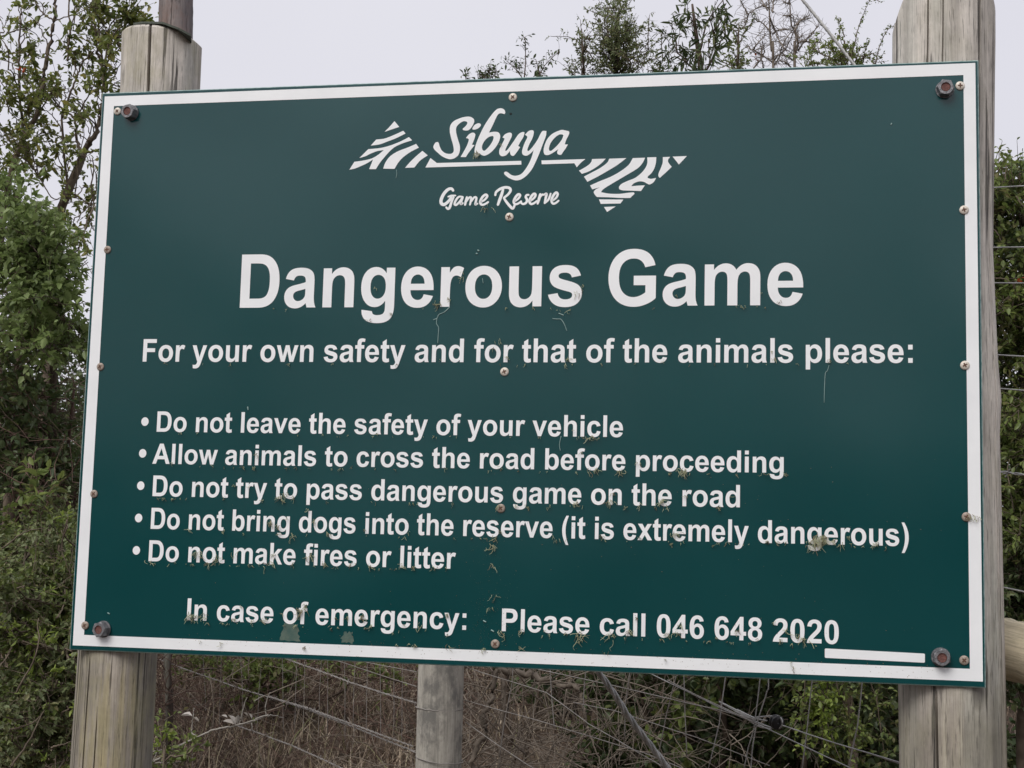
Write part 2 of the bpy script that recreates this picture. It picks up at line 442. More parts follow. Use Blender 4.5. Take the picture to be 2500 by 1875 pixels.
# ---- board sheet
T = 0.006
def board_mesh():
    c = .0020
    xs = (-BW / 2, BW / 2); zs = (BZ, BZ + BH)
    def ringv(ins, y): return [(xs[0] + ins, y, zs[0] + ins), (xs[1] - ins, y, zs[0] + ins), (xs[1] - ins, y, zs[1] - ins), (xs[0] + ins, y, zs[1] - ins)]
    V = ringv(c, 0) + ringv(0, c) + ringv(0, T - c) + ringv(c, T)
    F = [(0, 1, 2, 3), (15, 14, 13, 12)]
    for r in range(3):
        for k in range(4):
            a, b2 = r * 4 + k, r * 4 + (k + 1) % 4
            F.append((b2, a, a + 4, b2 + 4))
    me = bpy.data.meshes.new('panel')
    me.from_pydata([tuple(np.array(v) - SO) for v in V], [], F); me.update()
    me.materials.append(MAT['board']); me.materials.append(MAT['edge'])
    for i, p in enumerate(me.polygons): p.material_index = 0 if i < 2 else 1
    return me
panel = sub(link('panel', board_mesh()), sign)

def flat_mesh(name, polys_uv, mat, y=-0.0006, parent=None, label=None, kind=None):
    """polys_uv: list of shapes; a shape is [outline, hole, ...] in board coordinates; flat vinyl laid on the board"""
    V, F = [], []
    for shape in polys_uv:
        b0 = len(V)
        loops = [[Vector((p[0], p[1], 0)) for p in lp] for lp in shape]
        tri = tessellate_polygon(loops)
        for lp in loops:
            V += [(p.x - BW / 2 - SO[0], y - SO[1], p.y + BZ - SO[2]) for p in lp]
        for a, b_, c in tri:
            p, q, r = [V[b0 + k] for k in (a, b_, c)]
            s = (q[0] - p[0]) * (r[2] - p[2]) - (q[2] - p[2]) * (r[0] - p[0])
            if abs(s) < 1e-12: continue
            F.append((b0 + a, b0 + b_, b0 + c) if s > 0 else (b0 + a, b0 + c, b0 + b_))
    me = bpy.data.meshes.new(name); me.from_pydata(V, [], F); me.update()
    o = link(name, me, mat, parent or panel)
    if label: o['label'] = label
    if kind: o['kind'] = kind
    return o

oc = [bd(*p) for p in ((256, 235.8), (2381, 153.9), (2399.7, 1664), (177.8, 1575.4))]
ic = [bd(*p) for p in ((278.5, 259.3), (2352, 183.4), (2367.7, 1632.7), (205.5, 1550))]
flat_mesh('border', [[oc, ic[::-1]]], MAT['white'])
flat_mesh('blank_strip', [[[bd(*p) for p in ((2013.6, 1585), (2015.5, 1583), (2256, 1595.6), (2258, 1597.5), (2258, 1616), (2256, 1617.9), (2015.5, 1606), (2013.6, 1604))]]], MAT['white'],
          label='blank white strip near the lower right corner')

# ---- lettering: bold grotesque outlines, 2048 units per em; 'q' = quadratic curve
GL = {
'D': (1479, ['150,1466 691,1466 q874,1466,970,1438 q1099,1400,1191,1303 q1283,1206,1331,1065.5 q1379,925,1379,719 q1379,538,1334,407 q1279,247,1177,148 q1100,73,969,31 q871,0,707,0 150,0', '446,1218 446,247 667,247 q791,247,846,261 q918,279,965.5,322 q1013,365,1043,463.5 q1073,562,1073,732 q1073,902,1043,993 q1013,1084,959,1135 q905,1186,822,1204 q760,1218,579,1218']),
'a': (1139, ['357,738 102,784 q145,938,250,1012 q355,1086,562,1086 q750,1086,842,1041.5 q934,997,971.5,928.5 q1009,860,1009,677 1006,349 q1006,209,1019.5,142.5 q1033,76,1070,0 792,0 q781,28,765,83 q758,108,755,116 q683,46,601,11 q519,-24,426,-24 q262,-24,167.5,65 q73,154,73,290 q73,380,116,450.5 q159,521,236.5,558.5 q314,596,460,624 q657,661,733,693 733,721 q733,802,693,836.5 q653,871,542,871 q467,871,425,841.5 q383,812,357,738', '733,510 q679,492,562,467 q445,442,409,418 q354,379,354,319 q354,260,398,217 q442,174,510,174 q586,174,655,224 q706,262,722,317 q733,353,733,454']),
'n': (1251, ['1114,0 833,0 833,542 q833,714,815,764.5 q797,815,756.5,843 q716,871,659,871 q586,871,528,831 q470,791,448.5,725 q427,659,427,481 427,0 146,0 146,1062 407,1062 407,906 q546,1086,757,1086 q850,1086,927,1052.5 q1004,1019,1043.5,967 q1083,915,1098.5,849 q1114,783,1114,660']),
'g': (1251, ['121,-70 442,-109 q450,-165,479,-186 q519,-216,605,-216 q715,-216,770,-183 q807,-161,826,-112 q839,-77,839,17 839,172 q713,0,521,0 q307,0,182,181 q84,324,84,537 q84,804,212.5,945 q341,1086,532,1086 q729,1086,857,913 857,1062 1120,1062 1120,109 q1120,-79,1089,-172 q1058,-265,1002,-318 q946,-371,852.5,-401 q759,-431,616,-431 q346,-431,233,-338.5 q120,-246,120,-104', '372,553 q372,384,437.5,305.5 q503,227,599,227 q702,227,773,307.5 q844,388,844,546 q844,711,776,791 q708,871,604,871 q503,871,437.5,792.5 q372,714,372,553']),
'e': (1139, ['762,338 1042,291 q988,137,871.5,56.5 q755,-24,580,-24 q303,-24,170,157 q65,302,65,523 q65,787,203,936.5 q341,1086,552,1086 q789,1086,926,929.5 q1063,773,1057,450 353,450 q356,325,421,255.5 q486,186,583,186 q649,186,694,222 q739,258,762,338', '778,622 q775,744,715,807.5 q655,871,569,871 q477,871,417,804 q357,737,358,622']),
'r': (797, ['416,0 135,0 135,1062 396,1062 396,911 q463,1018,516.5,1052 q570,1086,638,1086 q734,1086,823,1033 736,788 q665,834,604,834 q545,834,504,801.5 q463,769,439.5,684 q416,599,416,328']),
'o': (1251, ['82,546 q82,686,151,817 q220,948,346.5,1017 q473,1086,629,1086 q870,1086,1024,929.5 q1178,773,1178,534 q1178,293,1022.5,134.5 q867,-24,631,-24 q485,-24,352.5,42 q220,108,151,235.5 q82,363,82,546', '370,531 q370,373,445,289 q520,205,630,205 q740,205,814.5,289 q889,373,889,533 q889,689,814.5,773 q740,857,630,857 q520,857,445,773 q370,689,370,531']),
'u': (1251, ['846,0 846,159 q788,74,693.5,25 q599,-24,494,-24 q387,-24,302,23 q217,70,179,155 q141,240,141,390 141,1062 422,1062 422,574 q422,350,437.5,299.5 q453,249,494,219.5 q535,190,598,190 q670,190,727,229.5 q784,269,805,327.5 q826,386,826,614 826,1062 1107,1062 1107,0']),
's': (1139, ['48,303 330,346 q348,264,403,221.5 q458,179,557,179 q666,179,721,219 q758,247,758,294 q758,326,738,347 q717,367,644,384 q304,459,213,521 q87,607,87,760 q87,898,196,992 q305,1086,534,1086 q752,1086,858,1015 q964,944,1004,805 739,756 q722,818,674.5,851 q627,884,539,884 q428,884,380,853 q348,831,348,796 q348,766,376,745 q414,717,638.5,666 q863,615,952,541 q1040,466,1040,332 q1040,186,918,81 q796,-24,557,-24 q340,-24,213.5,64 q87,152,48,303']),
'G': (1593, ['831,539 831,786 1469,786 1469,202 q1376,112,1199.5,43.5 q1023,-25,842,-25 q612,-25,441,71.5 q270,168,184,347.5 q98,527,98,738 q98,967,194,1145 q290,1323,475,1418 q616,1491,826,1491 q1099,1491,1252.5,1376.5 q1406,1262,1450,1060 1156,1005 q1125,1113,1039.5,1175.5 q954,1238,826,1238 q632,1238,517.5,1115 q403,992,403,750 q403,489,519,358.5 q635,228,823,228 q916,228,1009.5,264.5 q1103,301,1170,353 1170,539']),
'm': (1821, ['126,1062 385,1062 385,917 q524,1086,716,1086 q818,1086,893,1044 q968,1002,1016,917 q1086,1002,1167,1044 q1248,1086,1340,1086 q1457,1086,1538,1038.5 q1619,991,1659,899 q1688,831,1688,679 1688,0 1407,0 1407,607 q1407,765,1378,811 q1339,871,1258,871 q1199,871,1147,835 q1095,799,1072,729.5 q1049,660,1049,510 1049,0 768,0 768,582 q768,737,753,782 q738,827,706.5,849 q675,871,621,871 q556,871,504,836 q452,801,429.5,735 q407,669,407,516 407,0 126,0']),
'F': (1251, ['151,0 151,1466 1156,1466 1156,1218 447,1218 447,871 1059,871 1059,623 447,623 447,0']),
'y': (1139, ['14,1062 313,1062 567,308 815,1062 1106,1062 731,40 664,-145 q627,-238,593.5,-287 q560,-336,516.5,-366.5 q473,-397,409.5,-414 q346,-431,266,-431 q185,-431,107,-414 82,-194 q148,-207,201,-207 q299,-207,346,-149.5 q393,-92,418,-3']),
'w': (1593, ['353,0 17,1062 290,1062 489,366 672,1062 943,1062 1120,366 1323,1062 1600,1062 1259,0 989,0 806,683 626,0']),
'f': (682, ['24,1062 180,1062 180,1142 q180,1276,208.5,1342 q237,1408,313.5,1449.5 q390,1491,507,1491 q627,1491,742,1455 704,1259 q637,1275,575,1275 q514,1275,487.5,1246.5 q461,1218,461,1137 461,1062 671,1062 671,841 461,841 461,0 180,0 180,841 24,841']),
't': (682, ['634,1062 634,838 442,838 442,410 q442,280,447.5,258.5 q453,237,472.5,223 q492,209,520,209 q559,209,633,236 657,18 q559,-24,435,-24 q359,-24,298,1.5 q237,27,208.5,67.5 q180,108,169,177 q160,226,160,375 160,838 31,838 31,1062 160,1062 160,1273 442,1437 442,1062']),
'h': (1251, ['427,1466 427,927 q563,1086,752,1086 q849,1086,927,1050 q1005,1014,1044.5,958 q1084,902,1098.5,834 q1113,766,1113,623 1113,0 832,0 832,561 q832,728,816,773 q800,818,759.5,844.5 q719,871,658,871 q588,871,533,837 q478,803,452.5,734.5 q427,666,427,532 427,0 146,0 146,1466']),
'i': (569, ['147,1206 147,1466 428,1466 428,1206', '|147,0 147,1062 428,1062 428,0']),
'l': (569, ['147,0 147,1466 428,1466 428,0']),
'p': (1251, ['139,1062 401,1062 401,906 q452,986,539,1036 q626,1086,732,1086 q917,1086,1046,941 q1175,796,1175,537 q1175,271,1045,123.5 q915,-24,730,-24 q642,-24,570.5,11 q499,46,420,131 420,-404 139,-404', '417,549 q417,370,488,284.5 q559,199,661,199 q759,199,824,277.5 q889,356,889,535 q889,702,822,783 q755,864,656,864 q553,864,485,784.5 q417,705,417,549']),
':': (682, ['201,781 201,1062 482,1062 482,781', '|201,0 201,281 482,281 482,0']),
'v': (1139, ['441,0 13,1062 308,1062 508,520 566,339 q589,408,595,430 q609,475,625,520 827,1062 1116,1062 694,0']),
'c': (1139, ['1074,748 797,698 q783,781,733.5,823 q684,865,605,865 q500,865,437.5,792.5 q375,720,375,550 q375,361,438.5,283 q502,205,609,205 q689,205,740,250.5 q791,296,812,407 1088,360 q1045,170,923,73 q801,-24,596,-24 q363,-24,224.5,123 q86,270,86,530 q86,793,225,939.5 q364,1086,601,1086 q795,1086,909.5,1002.5 q1024,919,1074,748']),
'A': (1479, ['1471,0 1149,0 1021,333 435,333 314,0 0,0 571,1466 884,1466', '926,580 724,1124 526,580']),
'b': (1251, ['134,0 134,1466 415,1466 415,938 q545,1086,723,1086 q917,1086,1044,945.5 q1171,805,1171,542 q1171,270,1041.5,123 q912,-24,727,-24 q636,-24,547.5,21.5 q459,67,395,156 395,0', '413,554 q413,389,465,310 q538,198,659,198 q752,198,817.5,277.5 q883,357,883,528 q883,710,817,790.5 q751,871,648,871 q547,871,480,792.5 q413,714,413,554']),
'd': (1251, ['1118,0 857,0 857,156 q792,65,703.5,20.5 q615,-24,525,-24 q342,-24,211.5,123.5 q81,271,81,535 q81,805,208,945.5 q335,1086,529,1086 q707,1086,837,938 837,1466 1118,1466', '368,554 q368,384,415,308 q483,198,605,198 q702,198,770,280.5 q838,363,838,527 q838,710,772,790.5 q706,871,603,871 q503,871,435.5,791.5 q368,712,368,554']),
'k': (1139, ['137,0 137,1466 418,1466 418,688 747,1062 1093,1062 730,674 1119,0 816,0 549,477 418,340 418,0']),
'(': (682, ['604,-431 411,-431 q258,-200,178,49 q98,298,98,531 q98,820,197,1078 q283,1302,415,1491 607,1491 q470,1188,418.5,975.5 q367,763,367,525 q367,361,397.5,189 q428,17,481,-138 q516,-240,604,-431']),
')': (682, ['78,-431 271,-431 q424,-200,504,49 q584,298,584,531 q584,820,485,1078 q399,1302,267,1491 75,1491 q212,1188,263.5,975.5 q315,763,315,525 q315,361,284.5,189 q254,17,201,-138 q166,-240,78,-431']),
'x': (1139, ['14,0 400,551 30,1062 373,1062 563,767 763,1062 1093,1062 730,555 1126,0 781,0 563,331 344,0']),
'I': (569, ['140,0 140,1466 436,1466 436,0']),
'P': (1366, ['149,0 149,1466 624,1466 q894,1466,976,1444 q1102,1411,1187,1300.5 q1272,1190,1272,1015 q1272,880,1223,788 q1174,696,1098.5,643.5 q1023,591,945,574 q839,553,638,553 445,553 445,0', '445,1218 445,802 607,802 q782,802,841,825 q900,848,933.5,897 q967,946,967,1011 q967,1091,920,1143 q873,1195,801,1208 q748,1218,588,1218']),
'0': (1139, ['563,1472 q776,1472,896,1320 q1039,1140,1039,723 q1039,307,895,125 q776,-25,563,-25 q349,-25,218,139.5 q87,304,87,726 q87,1140,231,1322 q350,1472,563,1472', '563,1239 q512,1239,472,1206.5 q432,1174,410,1090 q381,981,381,723 q381,465,407,368.5 q433,272,472.5,240 q512,208,563,208 q614,208,654,240.5 q694,273,716,357 q745,465,745,723 q745,981,719,1077.5 q693,1174,653.5,1206.5 q614,1239,563,1239']),
'4': (1139, ['638,0 638,295 38,295 38,541 674,1472 910,1472 910,542 1092,542 1092,295 910,295 910,0', '638,542 638,1043 301,542']),
'6': (1139, ['1034,1107 762,1077 q752,1161,710,1201 q668,1241,601,1241 q512,1241,450.5,1161 q389,1081,373,828 q478,952,634,952 q810,952,935.5,818 q1061,684,1061,472 q1061,247,929,111 q797,-25,590,-25 q368,-25,225,147.5 q82,320,82,713 q82,1116,231,1294 q380,1472,618,1472 q785,1472,894.5,1378.5 q1004,1285,1034,1107', '397,494 q397,357,460,282.5 q523,208,604,208 q682,208,734,269 q786,330,786,469 q786,612,730,678.5 q674,745,590,745 q509,745,453,681.5 q397,618,397,494']),
'8': (1139, ['322,791 q213,837,163.5,917.5 q114,998,114,1094 q114,1258,228.5,1365 q343,1472,554,1472 q763,1472,878.5,1365 q994,1258,994,1094 q994,992,941,912.5 q888,833,792,791 q914,742,977.5,648 q1041,554,1041,431 q1041,228,911.5,101 q782,-26,567,-26 q367,-26,234,79 q77,203,77,419 q77,538,136,637.5 q195,737,322,791', '380,1071 q380,987,427.5,940 q475,893,554,893 q634,893,682,940.5 q730,988,730,1072 q730,1151,682.5,1198.5 q635,1246,557,1246 q476,1246,428,1198 q380,1150,380,1071', '354,444 q354,328,413.5,263 q473,198,562,198 q649,198,706,260.5 q763,323,763,441 q763,544,705,606.5 q647,669,558,669 q455,669,404.5,598 q354,527,354,444']),
'2': (1139, ['1036,261 1036,0 51,0 q67,148,147,280.5 q227,413,463,632 q653,809,696,872 q754,959,754,1044 q754,1138,703.5,1188.5 q653,1239,564,1239 q476,1239,424,1186 q372,1133,364,1010 84,1038 q109,1270,241,1371 q373,1472,571,1472 q788,1472,912,1355 q1036,1238,1036,1064 q1036,965,1000.5,875.5 q965,786,888,688 q837,623,704,501 q571,379,535.5,338.5 q500,298,478,261']),
}
def glyph(ch):
    shapes, cur = [], None
    for s in GL[ch][1]:
        new = s[0] == '|'
        pts = []
        for tok in s.lstrip('|').split():
            if tok[0] == 'q':
                a, b_, c, d = map(float, tok[1:].split(','))
                p = pts[-1]
                for k in range(1, 6):
                    t = k / 5
                    pts.append(((1 - t) ** 2 * p[0] + 2 * t * (1 - t) * a + t * t * c, (1 - t) ** 2 * p[1] + 2 * t * (1 - t) * b_ + t * t * d))
            else:
                pts.append(tuple(map(float, tok.split(','))))
        if math.dist(pts[0], pts[-1]) < 1: pts.pop()
        if cur is None or new: cur = [pts]; shapes.append(cur)
        else: cur.append(pts)
    return shapes
GC = {c: glyph(c) for c in GL}

def text_line(txt, p_bl, p_top, p_right, p_bl2, label):
    """ink from p_bl to p_right; baseline through p_bl and p_bl2; capital height p_bl..p_top"""
    x0, z0 = bd(*p_bl); x1, _ = bd(*p_right); xb, zb = bd(*p_bl2); _, zt = bd(*p_top)
    sl = (zb - z0) / (xb - x0)
    sy = (zt - z0) / 1466
    pen, items, wi = 0.0, [], 0
    for ch in txt:
        if ch == ' ': pen += 569; wi += 1; continue
        items.append((ch, pen, wi)); pen += GL[ch][0]
    xs = [p[0] + off for ch, off, _ in items for sh in GC[ch] for p in sh[0]]
    lo, hi = min(xs), max(xs)
    sx = (x1 - x0) / (hi - lo)
    words = txt.split(' ')
    polys = [[] for _ in words]
    for ch, off, wi in items:
        for sh in GC[ch]:
            polys[wi].append([[(x0 + (p[0] + off - lo) * sx, z0 + (p[0] + off - lo) * sx * sl + p[1] * sy) for p in lp] for lp in sh])
    return list(zip(words, polys))

def bullet(px, py):
    cx_, cz = bd(px, py); r = (bd(px + 9.0, py)[0] - cx_); rz = cz - bd(px, py + 10.6)[1]
    return [[(cx_ + r * math.cos(a * math.pi / 12), cz + rz * math.sin(a * math.pi / 12)) for a in range(24)]]

LINES = [
 ('Dangerous Game', (585.4, 751.5), (592, 621.7), (1961, 703), (1856, 745.4), None),
 ('For your own safety and for that of the animals please:', (348.3, 883), (352, 828), (2228.3, 885.9), (2228.3, 885.9), None),
 ('Do not leave the safety of your vehicle', (382.5, 1054), (384.8, 1004.4), (1521, 1052), (1482, 1066.8), (354.2, 1029.3)),
 ('Allow animals to cross the road before proceeding', (371.9, 1132.1), (395, 1083.2), (1913.4, 1130), (1868.7, 1154), (348.6, 1106.8)),
 ('Do not try to pass dangerous game on the road', (372.3, 1211.2), (374.6, 1160.8), (1806.5, 1220), (1806.5, 1238.6), (343.9, 1185.7)),
 ('Do not bring dogs into the reserve (it is extremely dangerous)', (367.8, 1291), (370.7, 1239.7), (2218.6, 1315), (2157.8, 1332.2), (338.7, 1264.6)),
 ('Do not make fires or litter', (362.6, 1370.1), (365, 1318.8), (1113, 1372), (1093, 1388.4), (333.2, 1343.7)),
 ('In case of emergency:', (456.2, 1513.9), (459.8, 1460.7), (1137.9, 1537.8), (1137.9, 1537.8), None),
 ('Please call 046 648 2020', (1224.8, 1540.6), (1227.5, 1485.4), (2047.8, 1545), (2005.3, 1570.9), None),
]
for txt, a, b_, c, d, bu in LINES:
    for w_, polys in text_line(txt, a, b_, c, d, ''):
        flat_mesh('word', polys, MAT['white'], label='white word "%s"' % w_)
    if bu: flat_mesh('bullet', [bullet(*bu)], MAT['white'])

# ---- emblem: outlines with '!' at sharp corners, in units of an enlarged tracing
def outline(s, fx):
    P, C = [], []
    for tok in s.split():
        C.append(tok.endswith('!')); P.append(tuple(map(float, tok.rstrip('!').split(','))))
    n = len(P); out = []
    def pt(i): return np.array(P[i % n])
    for i in range(n):
        p1, p2 = pt(i), pt(i + 1)
        c1, c2 = C[i], C[(i + 1) % n]
        out.append(tuple(p1))
        if c1 and c2: continue
        t1 = (p2 - p1) if c1 else (p2 - pt(i - 1)) / 2
        t2 = (p2 - p1) if c2 else (pt(i + 2) - p1) / 2
        L = np.linalg.norm(p2 - p1)
        for t_ in (t1, t2):
            l = np.linalg.norm(t_)
            if l > L: t_ *= L / l
        for k in range(1, 5):
            t = k / 5
            h = (2 * t ** 3 - 3 * t * t + 1) * p1 + (t ** 3 - 2 * t * t + t) * t1 + (-2 * t ** 3 + 3 * t * t) * p2 + (t ** 3 - t * t) * t2
            out.append(tuple(h))
    return [bd(*fx(p)) for p in out]
ZA = lambda p: (840 + p[0] / 3.8138, 240 + p[1] / 3.8138)
ZB = lambda p: (1300 + p[0] / 5.53, 350 + p[1] / 5.53)
EA = [
 ['470,213! 515,267! 440,292 378,313! 425,265'],
 ['300,385! 380,375 470,340 552,303! 573,328! 490,370 400,405 330,430 249,441!'],
 ['225,475! 340,463 430,440 520,405 605,362! 635,392! 560,415 480,450 430,490 380,545 335,600 297,660! 234,660! 255,610 270,570! 215,605 150,635 100,655 50,665! 97,592! 180,580 260,560 320,525 370,483! 310,492 240,520 200,540 143,557!'],
 ['672,425! 697,460! 620,500 550,550 505,600 470,658! 365,655! 385,600 430,540 500,495 590,460'],
 ['730,490! 780,532! 710,580 655,645! 568,648! 610,600 660,550'],
 ['805,557! 865,603! 1650,583! 1652,618! 758,645!'],
]
EB = [
 ['122,232! 715,213! 655,262 598,325! 585,300 565,270! 125,283!'],
 ['805,213! 990,208! 930,270 850,330 760,380 667,413! 628,370! 700,330 760,290 795,250'],
 ['1038,208! 1268,200! 1150,290 1020,370 880,450 742,520! 695,450! 800,395 920,330 1010,260'],
 ['1355,200! 1520,195! 1490,260 1430,330 1320,400 1150,500 1000,590 945,630 927,660! 1040,680 1180,682 1290,668 1365,662! 1378,680 1320,738! 1200,738 1050,730 870,725! 840,690 828,655 860,620 912,595! 870,605 808,622! 778,570! 900,515 1060,450 1200,370 1300,290'],
 ['1550,190! 1672,187! 1665,270 1640,350 1600,410 1560,445 1555,468! 1600,480 1670,468! 1640,520 1600,550 1570,555 1540,540 1500,520 1440,515 1370,540 1332,580! 1420,572 1518,567! 1465,645! 1340,640 1220,635 1175,620 1168,590 1200,550 1280,510 1380,470 1460,410 1520,340 1550,270'],
 ['1760,187! 1860,183! 1835,215 1830,245 1850,280 1880,318! 1800,395 1718,468! 1700,440 1705,400 1735,330 1758,260'],
 ['1893,180! 2085,172! 1977,287!'],
 ['898,757! 1228,760! 1188,812! 922,818!'],
 ['965,860! 1125,852! 1008,927!'],
]
flat_mesh('emblem', [[outline(l, ZA) for l in sh] for sh in EA] + [[outline(l, ZB) for l in sh] for sh in EB], MAT['white'],
          label='white zebra striped triangles joined by a line')
SC = [
 ['832,450 850,415 873,408 884,422 890,445 910,485 945,512 990,518 1015,505 1022,480 1014,430 997,370 985,310 990,255 1020,215 1070,190 1120,175 1170,172 1205,190 1213,215 1200,250 1175,285 1150,300 1115,298 1105,285 1130,262 1148,235 1142,218 1110,215 1070,240 1045,275 1045,320 1060,380 1078,440 1078,490 1060,535 1020,562 980,567 920,545 870,505 840,475'],
 ['1135,370! 1165,335 1200,320 1222,335 1215,375 1192,432! 1215,437! 1185,475 1155,515 1135,548! 1085,547! 1110,505 1140,450 1158,405 1160,380'],
 ['1195,285 1215,250 1250,233 1272,240 1272,258 1245,283 1210,293'],
 ['1460,93 1490,105 1502,130 1495,148! 1460,140 1435,150 1410,195 1385,250 1350,320! 1400,312 1440,320 1455,355 1440,410 1405,465 1360,510 1310,535 1275,525 1262,510! 1250,535 1225,548! 1215,500 1225,440 1260,350 1310,250 1370,160 1420,105', '1385,352 1393,365 1383,400 1350,450 1310,488 1290,480 1285,445 1310,395 1350,360'],
 ['1475,365! 1500,335 1540,320 1562,330 1560,360 1530,420 1502,480 1508,492 1530,470 1580,400 1625,335 1660,315 1680,320 1670,360 1640,410 1622,445! 1640,455! 1610,500 1580,535 1555,530 1545,500 1550,485! 1510,530 1470,540 1447,520 1447,480 1470,430 1490,390 1495,375!'],
 ['1685,340! 1720,305 1755,298 1768,315 1755,370 1725,430 1707,480 1717,492 1750,460 1800,390 1830,330 1850,305 1885,305! 1880,350 1850,430 1820,510 1790,580 1750,660 1700,720 1650,755 1600,765 1540,745 1500,715 1490,695 1505,683 1525,690 1560,715 1600,722 1650,705 1690,660 1725,600 1750,540 1765,485! 1735,515 1700,535 1665,525 1658,490 1680,420 1705,370 1705,355!'],
 ['2025,295 2062,300! 2095,310 2095,335 2070,385 2055,430! 2085,430! 2065,465 2040,500 2020,527 1990,520 1985,500 1995,475! 1950,505 1905,528 1870,525 1858,490 1870,430 1900,370 1950,325', '2033,338 2042,347 2025,390 1980,445 1932,488 1913,488 1908,465 1925,415 1965,365 2005,338'],
]
flat_mesh('lettering', [[outline(l, ZA) for l in sh] for sh in SC], MAT['white'], label='large white script name above the line')

def brush(pts, w, y):
    """a pen stroke as a closed strip; w is the half width, thin at both ends"""
    P = bez([ZA(p) for p in pts], 5)
    Tn = np.gradient(P, axis=0); Tn /= np.linalg.norm(Tn, axis=1)[:, None]
    N = np.stack([-Tn[:, 1], Tn[:, 0]], 1)
    t = np.linspace(0, 1, len(P))
    ww = (w * 1.18 / 3.81) * (0.75 + .25 * np.sin(t * np.pi))[:, None]
    A = P + N * ww; B = P - N * ww
    tip0, tip1 = P[0] - Tn[0] * ww[0] * .8, P[-1] + Tn[-1] * ww[-1] * .8
    loop = [tip0] + list(A) + [tip1] + list(B[::-1])
    return [bd(*p) for p in loop]
GR = [
 ([(1018, 862), (1000, 842), (965, 852), (930, 890), (906, 940), (905, 975), (925, 990), (950, 980), (985, 945), (1000, 912)], 13),
 ([(968, 918), (1000, 908), (1040, 906)], 8), ([(1022, 918), (1003, 962), (985, 1015), (968, 1030), (950, 1014)], 10),
 ([(1105, 918), (1070, 918), (1042, 950), (1030, 985), (1045, 993), (1075, 965), (1105, 920)], 9), ([(1108, 918), (1092, 960), (1088, 985), (1108, 975)], 10),
 ([(1145, 918), (1136, 955), (1126, 996)], 10), ([(1140, 960), (1165, 926), (1184, 926), (1180, 960), (1172, 994)], 9), ([(1186, 960), (1212, 924), (1232, 926), (1228, 960), (1222, 990), (1245, 980)], 9),
 ([(1278, 965), (1310, 945), (1334, 912), (1318, 898), (1288, 922), (1268, 965), (1280, 990), (1308, 988), (1345, 965)], 10),
 ([(1408, 905), (1418, 872), (1460, 842), (1505, 830), (1542, 838), (1550, 862), (1528, 895), (1488, 928)], 11), ([(1482, 848), (1468, 895), (1448, 950), (1432, 995)], 12),
 ([(1488, 928), (1510, 962), (1545, 1005), (1572, 1026), (1592, 990)], 11),
 ([(1592, 958), (1622, 935), (1640, 905), (1624, 894), (1598, 920), (1580, 960), (1592, 986), (1622, 980), (1652, 958)], 10),
 ([(1722, 900), (1702, 902), (1692, 920), (1704, 945), (1696, 972), (1668, 985), (1645, 972)], 10),
 ([(1738, 955), (1770, 928), (1784, 900), (1768, 890), (1742, 918), (1726, 958), (1740, 984), (1768, 978), (1798, 955)], 10),
 ([(1828, 890), (1818, 930), (1802, 984)], 11), ([(1818, 932), (1842, 900), (1866, 900)], 9),
 ([(1862, 898), (1886, 890), (1878, 930), (1868, 980)], 10), ([(1872, 975), (1905, 940), (1925, 885)], 9),
 ([(1945, 952), (1976, 926), (1990, 893), (1974, 878), (1948, 908), (1932, 950), (1944, 980), (1970, 976), (2000, 952)], 10),
]
# strokes sit a film thickness apart so that crossings do not share a plane
V, F = [], []
for i, (p, w) in enumerate(GR):
    lp = brush(p, w, 0)
    # strip triangulation: the loop is tip0, A..., tip1, B reversed
    n = (len(lp) - 2) // 2
    b0 = len(V); yy = -0.0006 - 0.00004 * (i % 6)
    V += [(q[0] - BW / 2, yy, q[1] + BZ - SO[2]) for q in lp]
    A = [b0 + 1 + k for k in range(n)]; B = [b0 + 2 * n + 1 - k for k in range(n)]
    F.append((b0, B[0], A[0])); F.append((b0 + n + 1, A[-1], B[-1]))
    for k in range(n - 1): F.append((A[k], B[k], B[k + 1], A[k + 1]))
me = bpy.data.meshes.new('lettering'); me.from_pydata(V, [], F); me.update()
link('lettering', me, MAT['white'], panel, label='small white script words "Game Reserve"')

# ---- small hole, stains, traces left on the paint
flat_mesh('hole', [[[(lambda c: (c[0] + .0028 * math.cos(k / 6 * math.pi), c[1] + .0024 * math.sin(k / 6 * math.pi)))(bd(1247, 278)) for k in range(12)]]], MAT['hole'], y=-.0004)
def ragged(pts, amp=2.0, n=7):
    out = []
    for i in range(len(pts)):
        a, b_ = np.array(pts[i], float), np.array(pts[(i + 1) % len(pts)], float)
        for k in range(n):
            out.append(tuple(a + (b_ - a) * k / n + rng.normal(size=2) * amp * (0.4 + .6 * (k > 0))))
    return [bd(*p) for p in out]
for q_, am in (([(694, 1523), (728, 1524), (733, 1566), (683, 1564)], 2), ([(838, 1545), (860, 1545), (862, 1571), (832, 1569)], 3)):
    flat_mesh('lichen_stain', [[ragged(q_, am)]], MAT['stain'], y=-.0003)
tr = Tubes(4)
def board_line(pts, r, y=-.0009, T_=None, k=6):
    P = bez(pts, k)
    Q = np.array([(lambda c: (c[0] - BW / 2, y, c[1] + BZ - SO[2]))(bd(*p)) for p in P])
    (T_ or tr).add(Q, r)
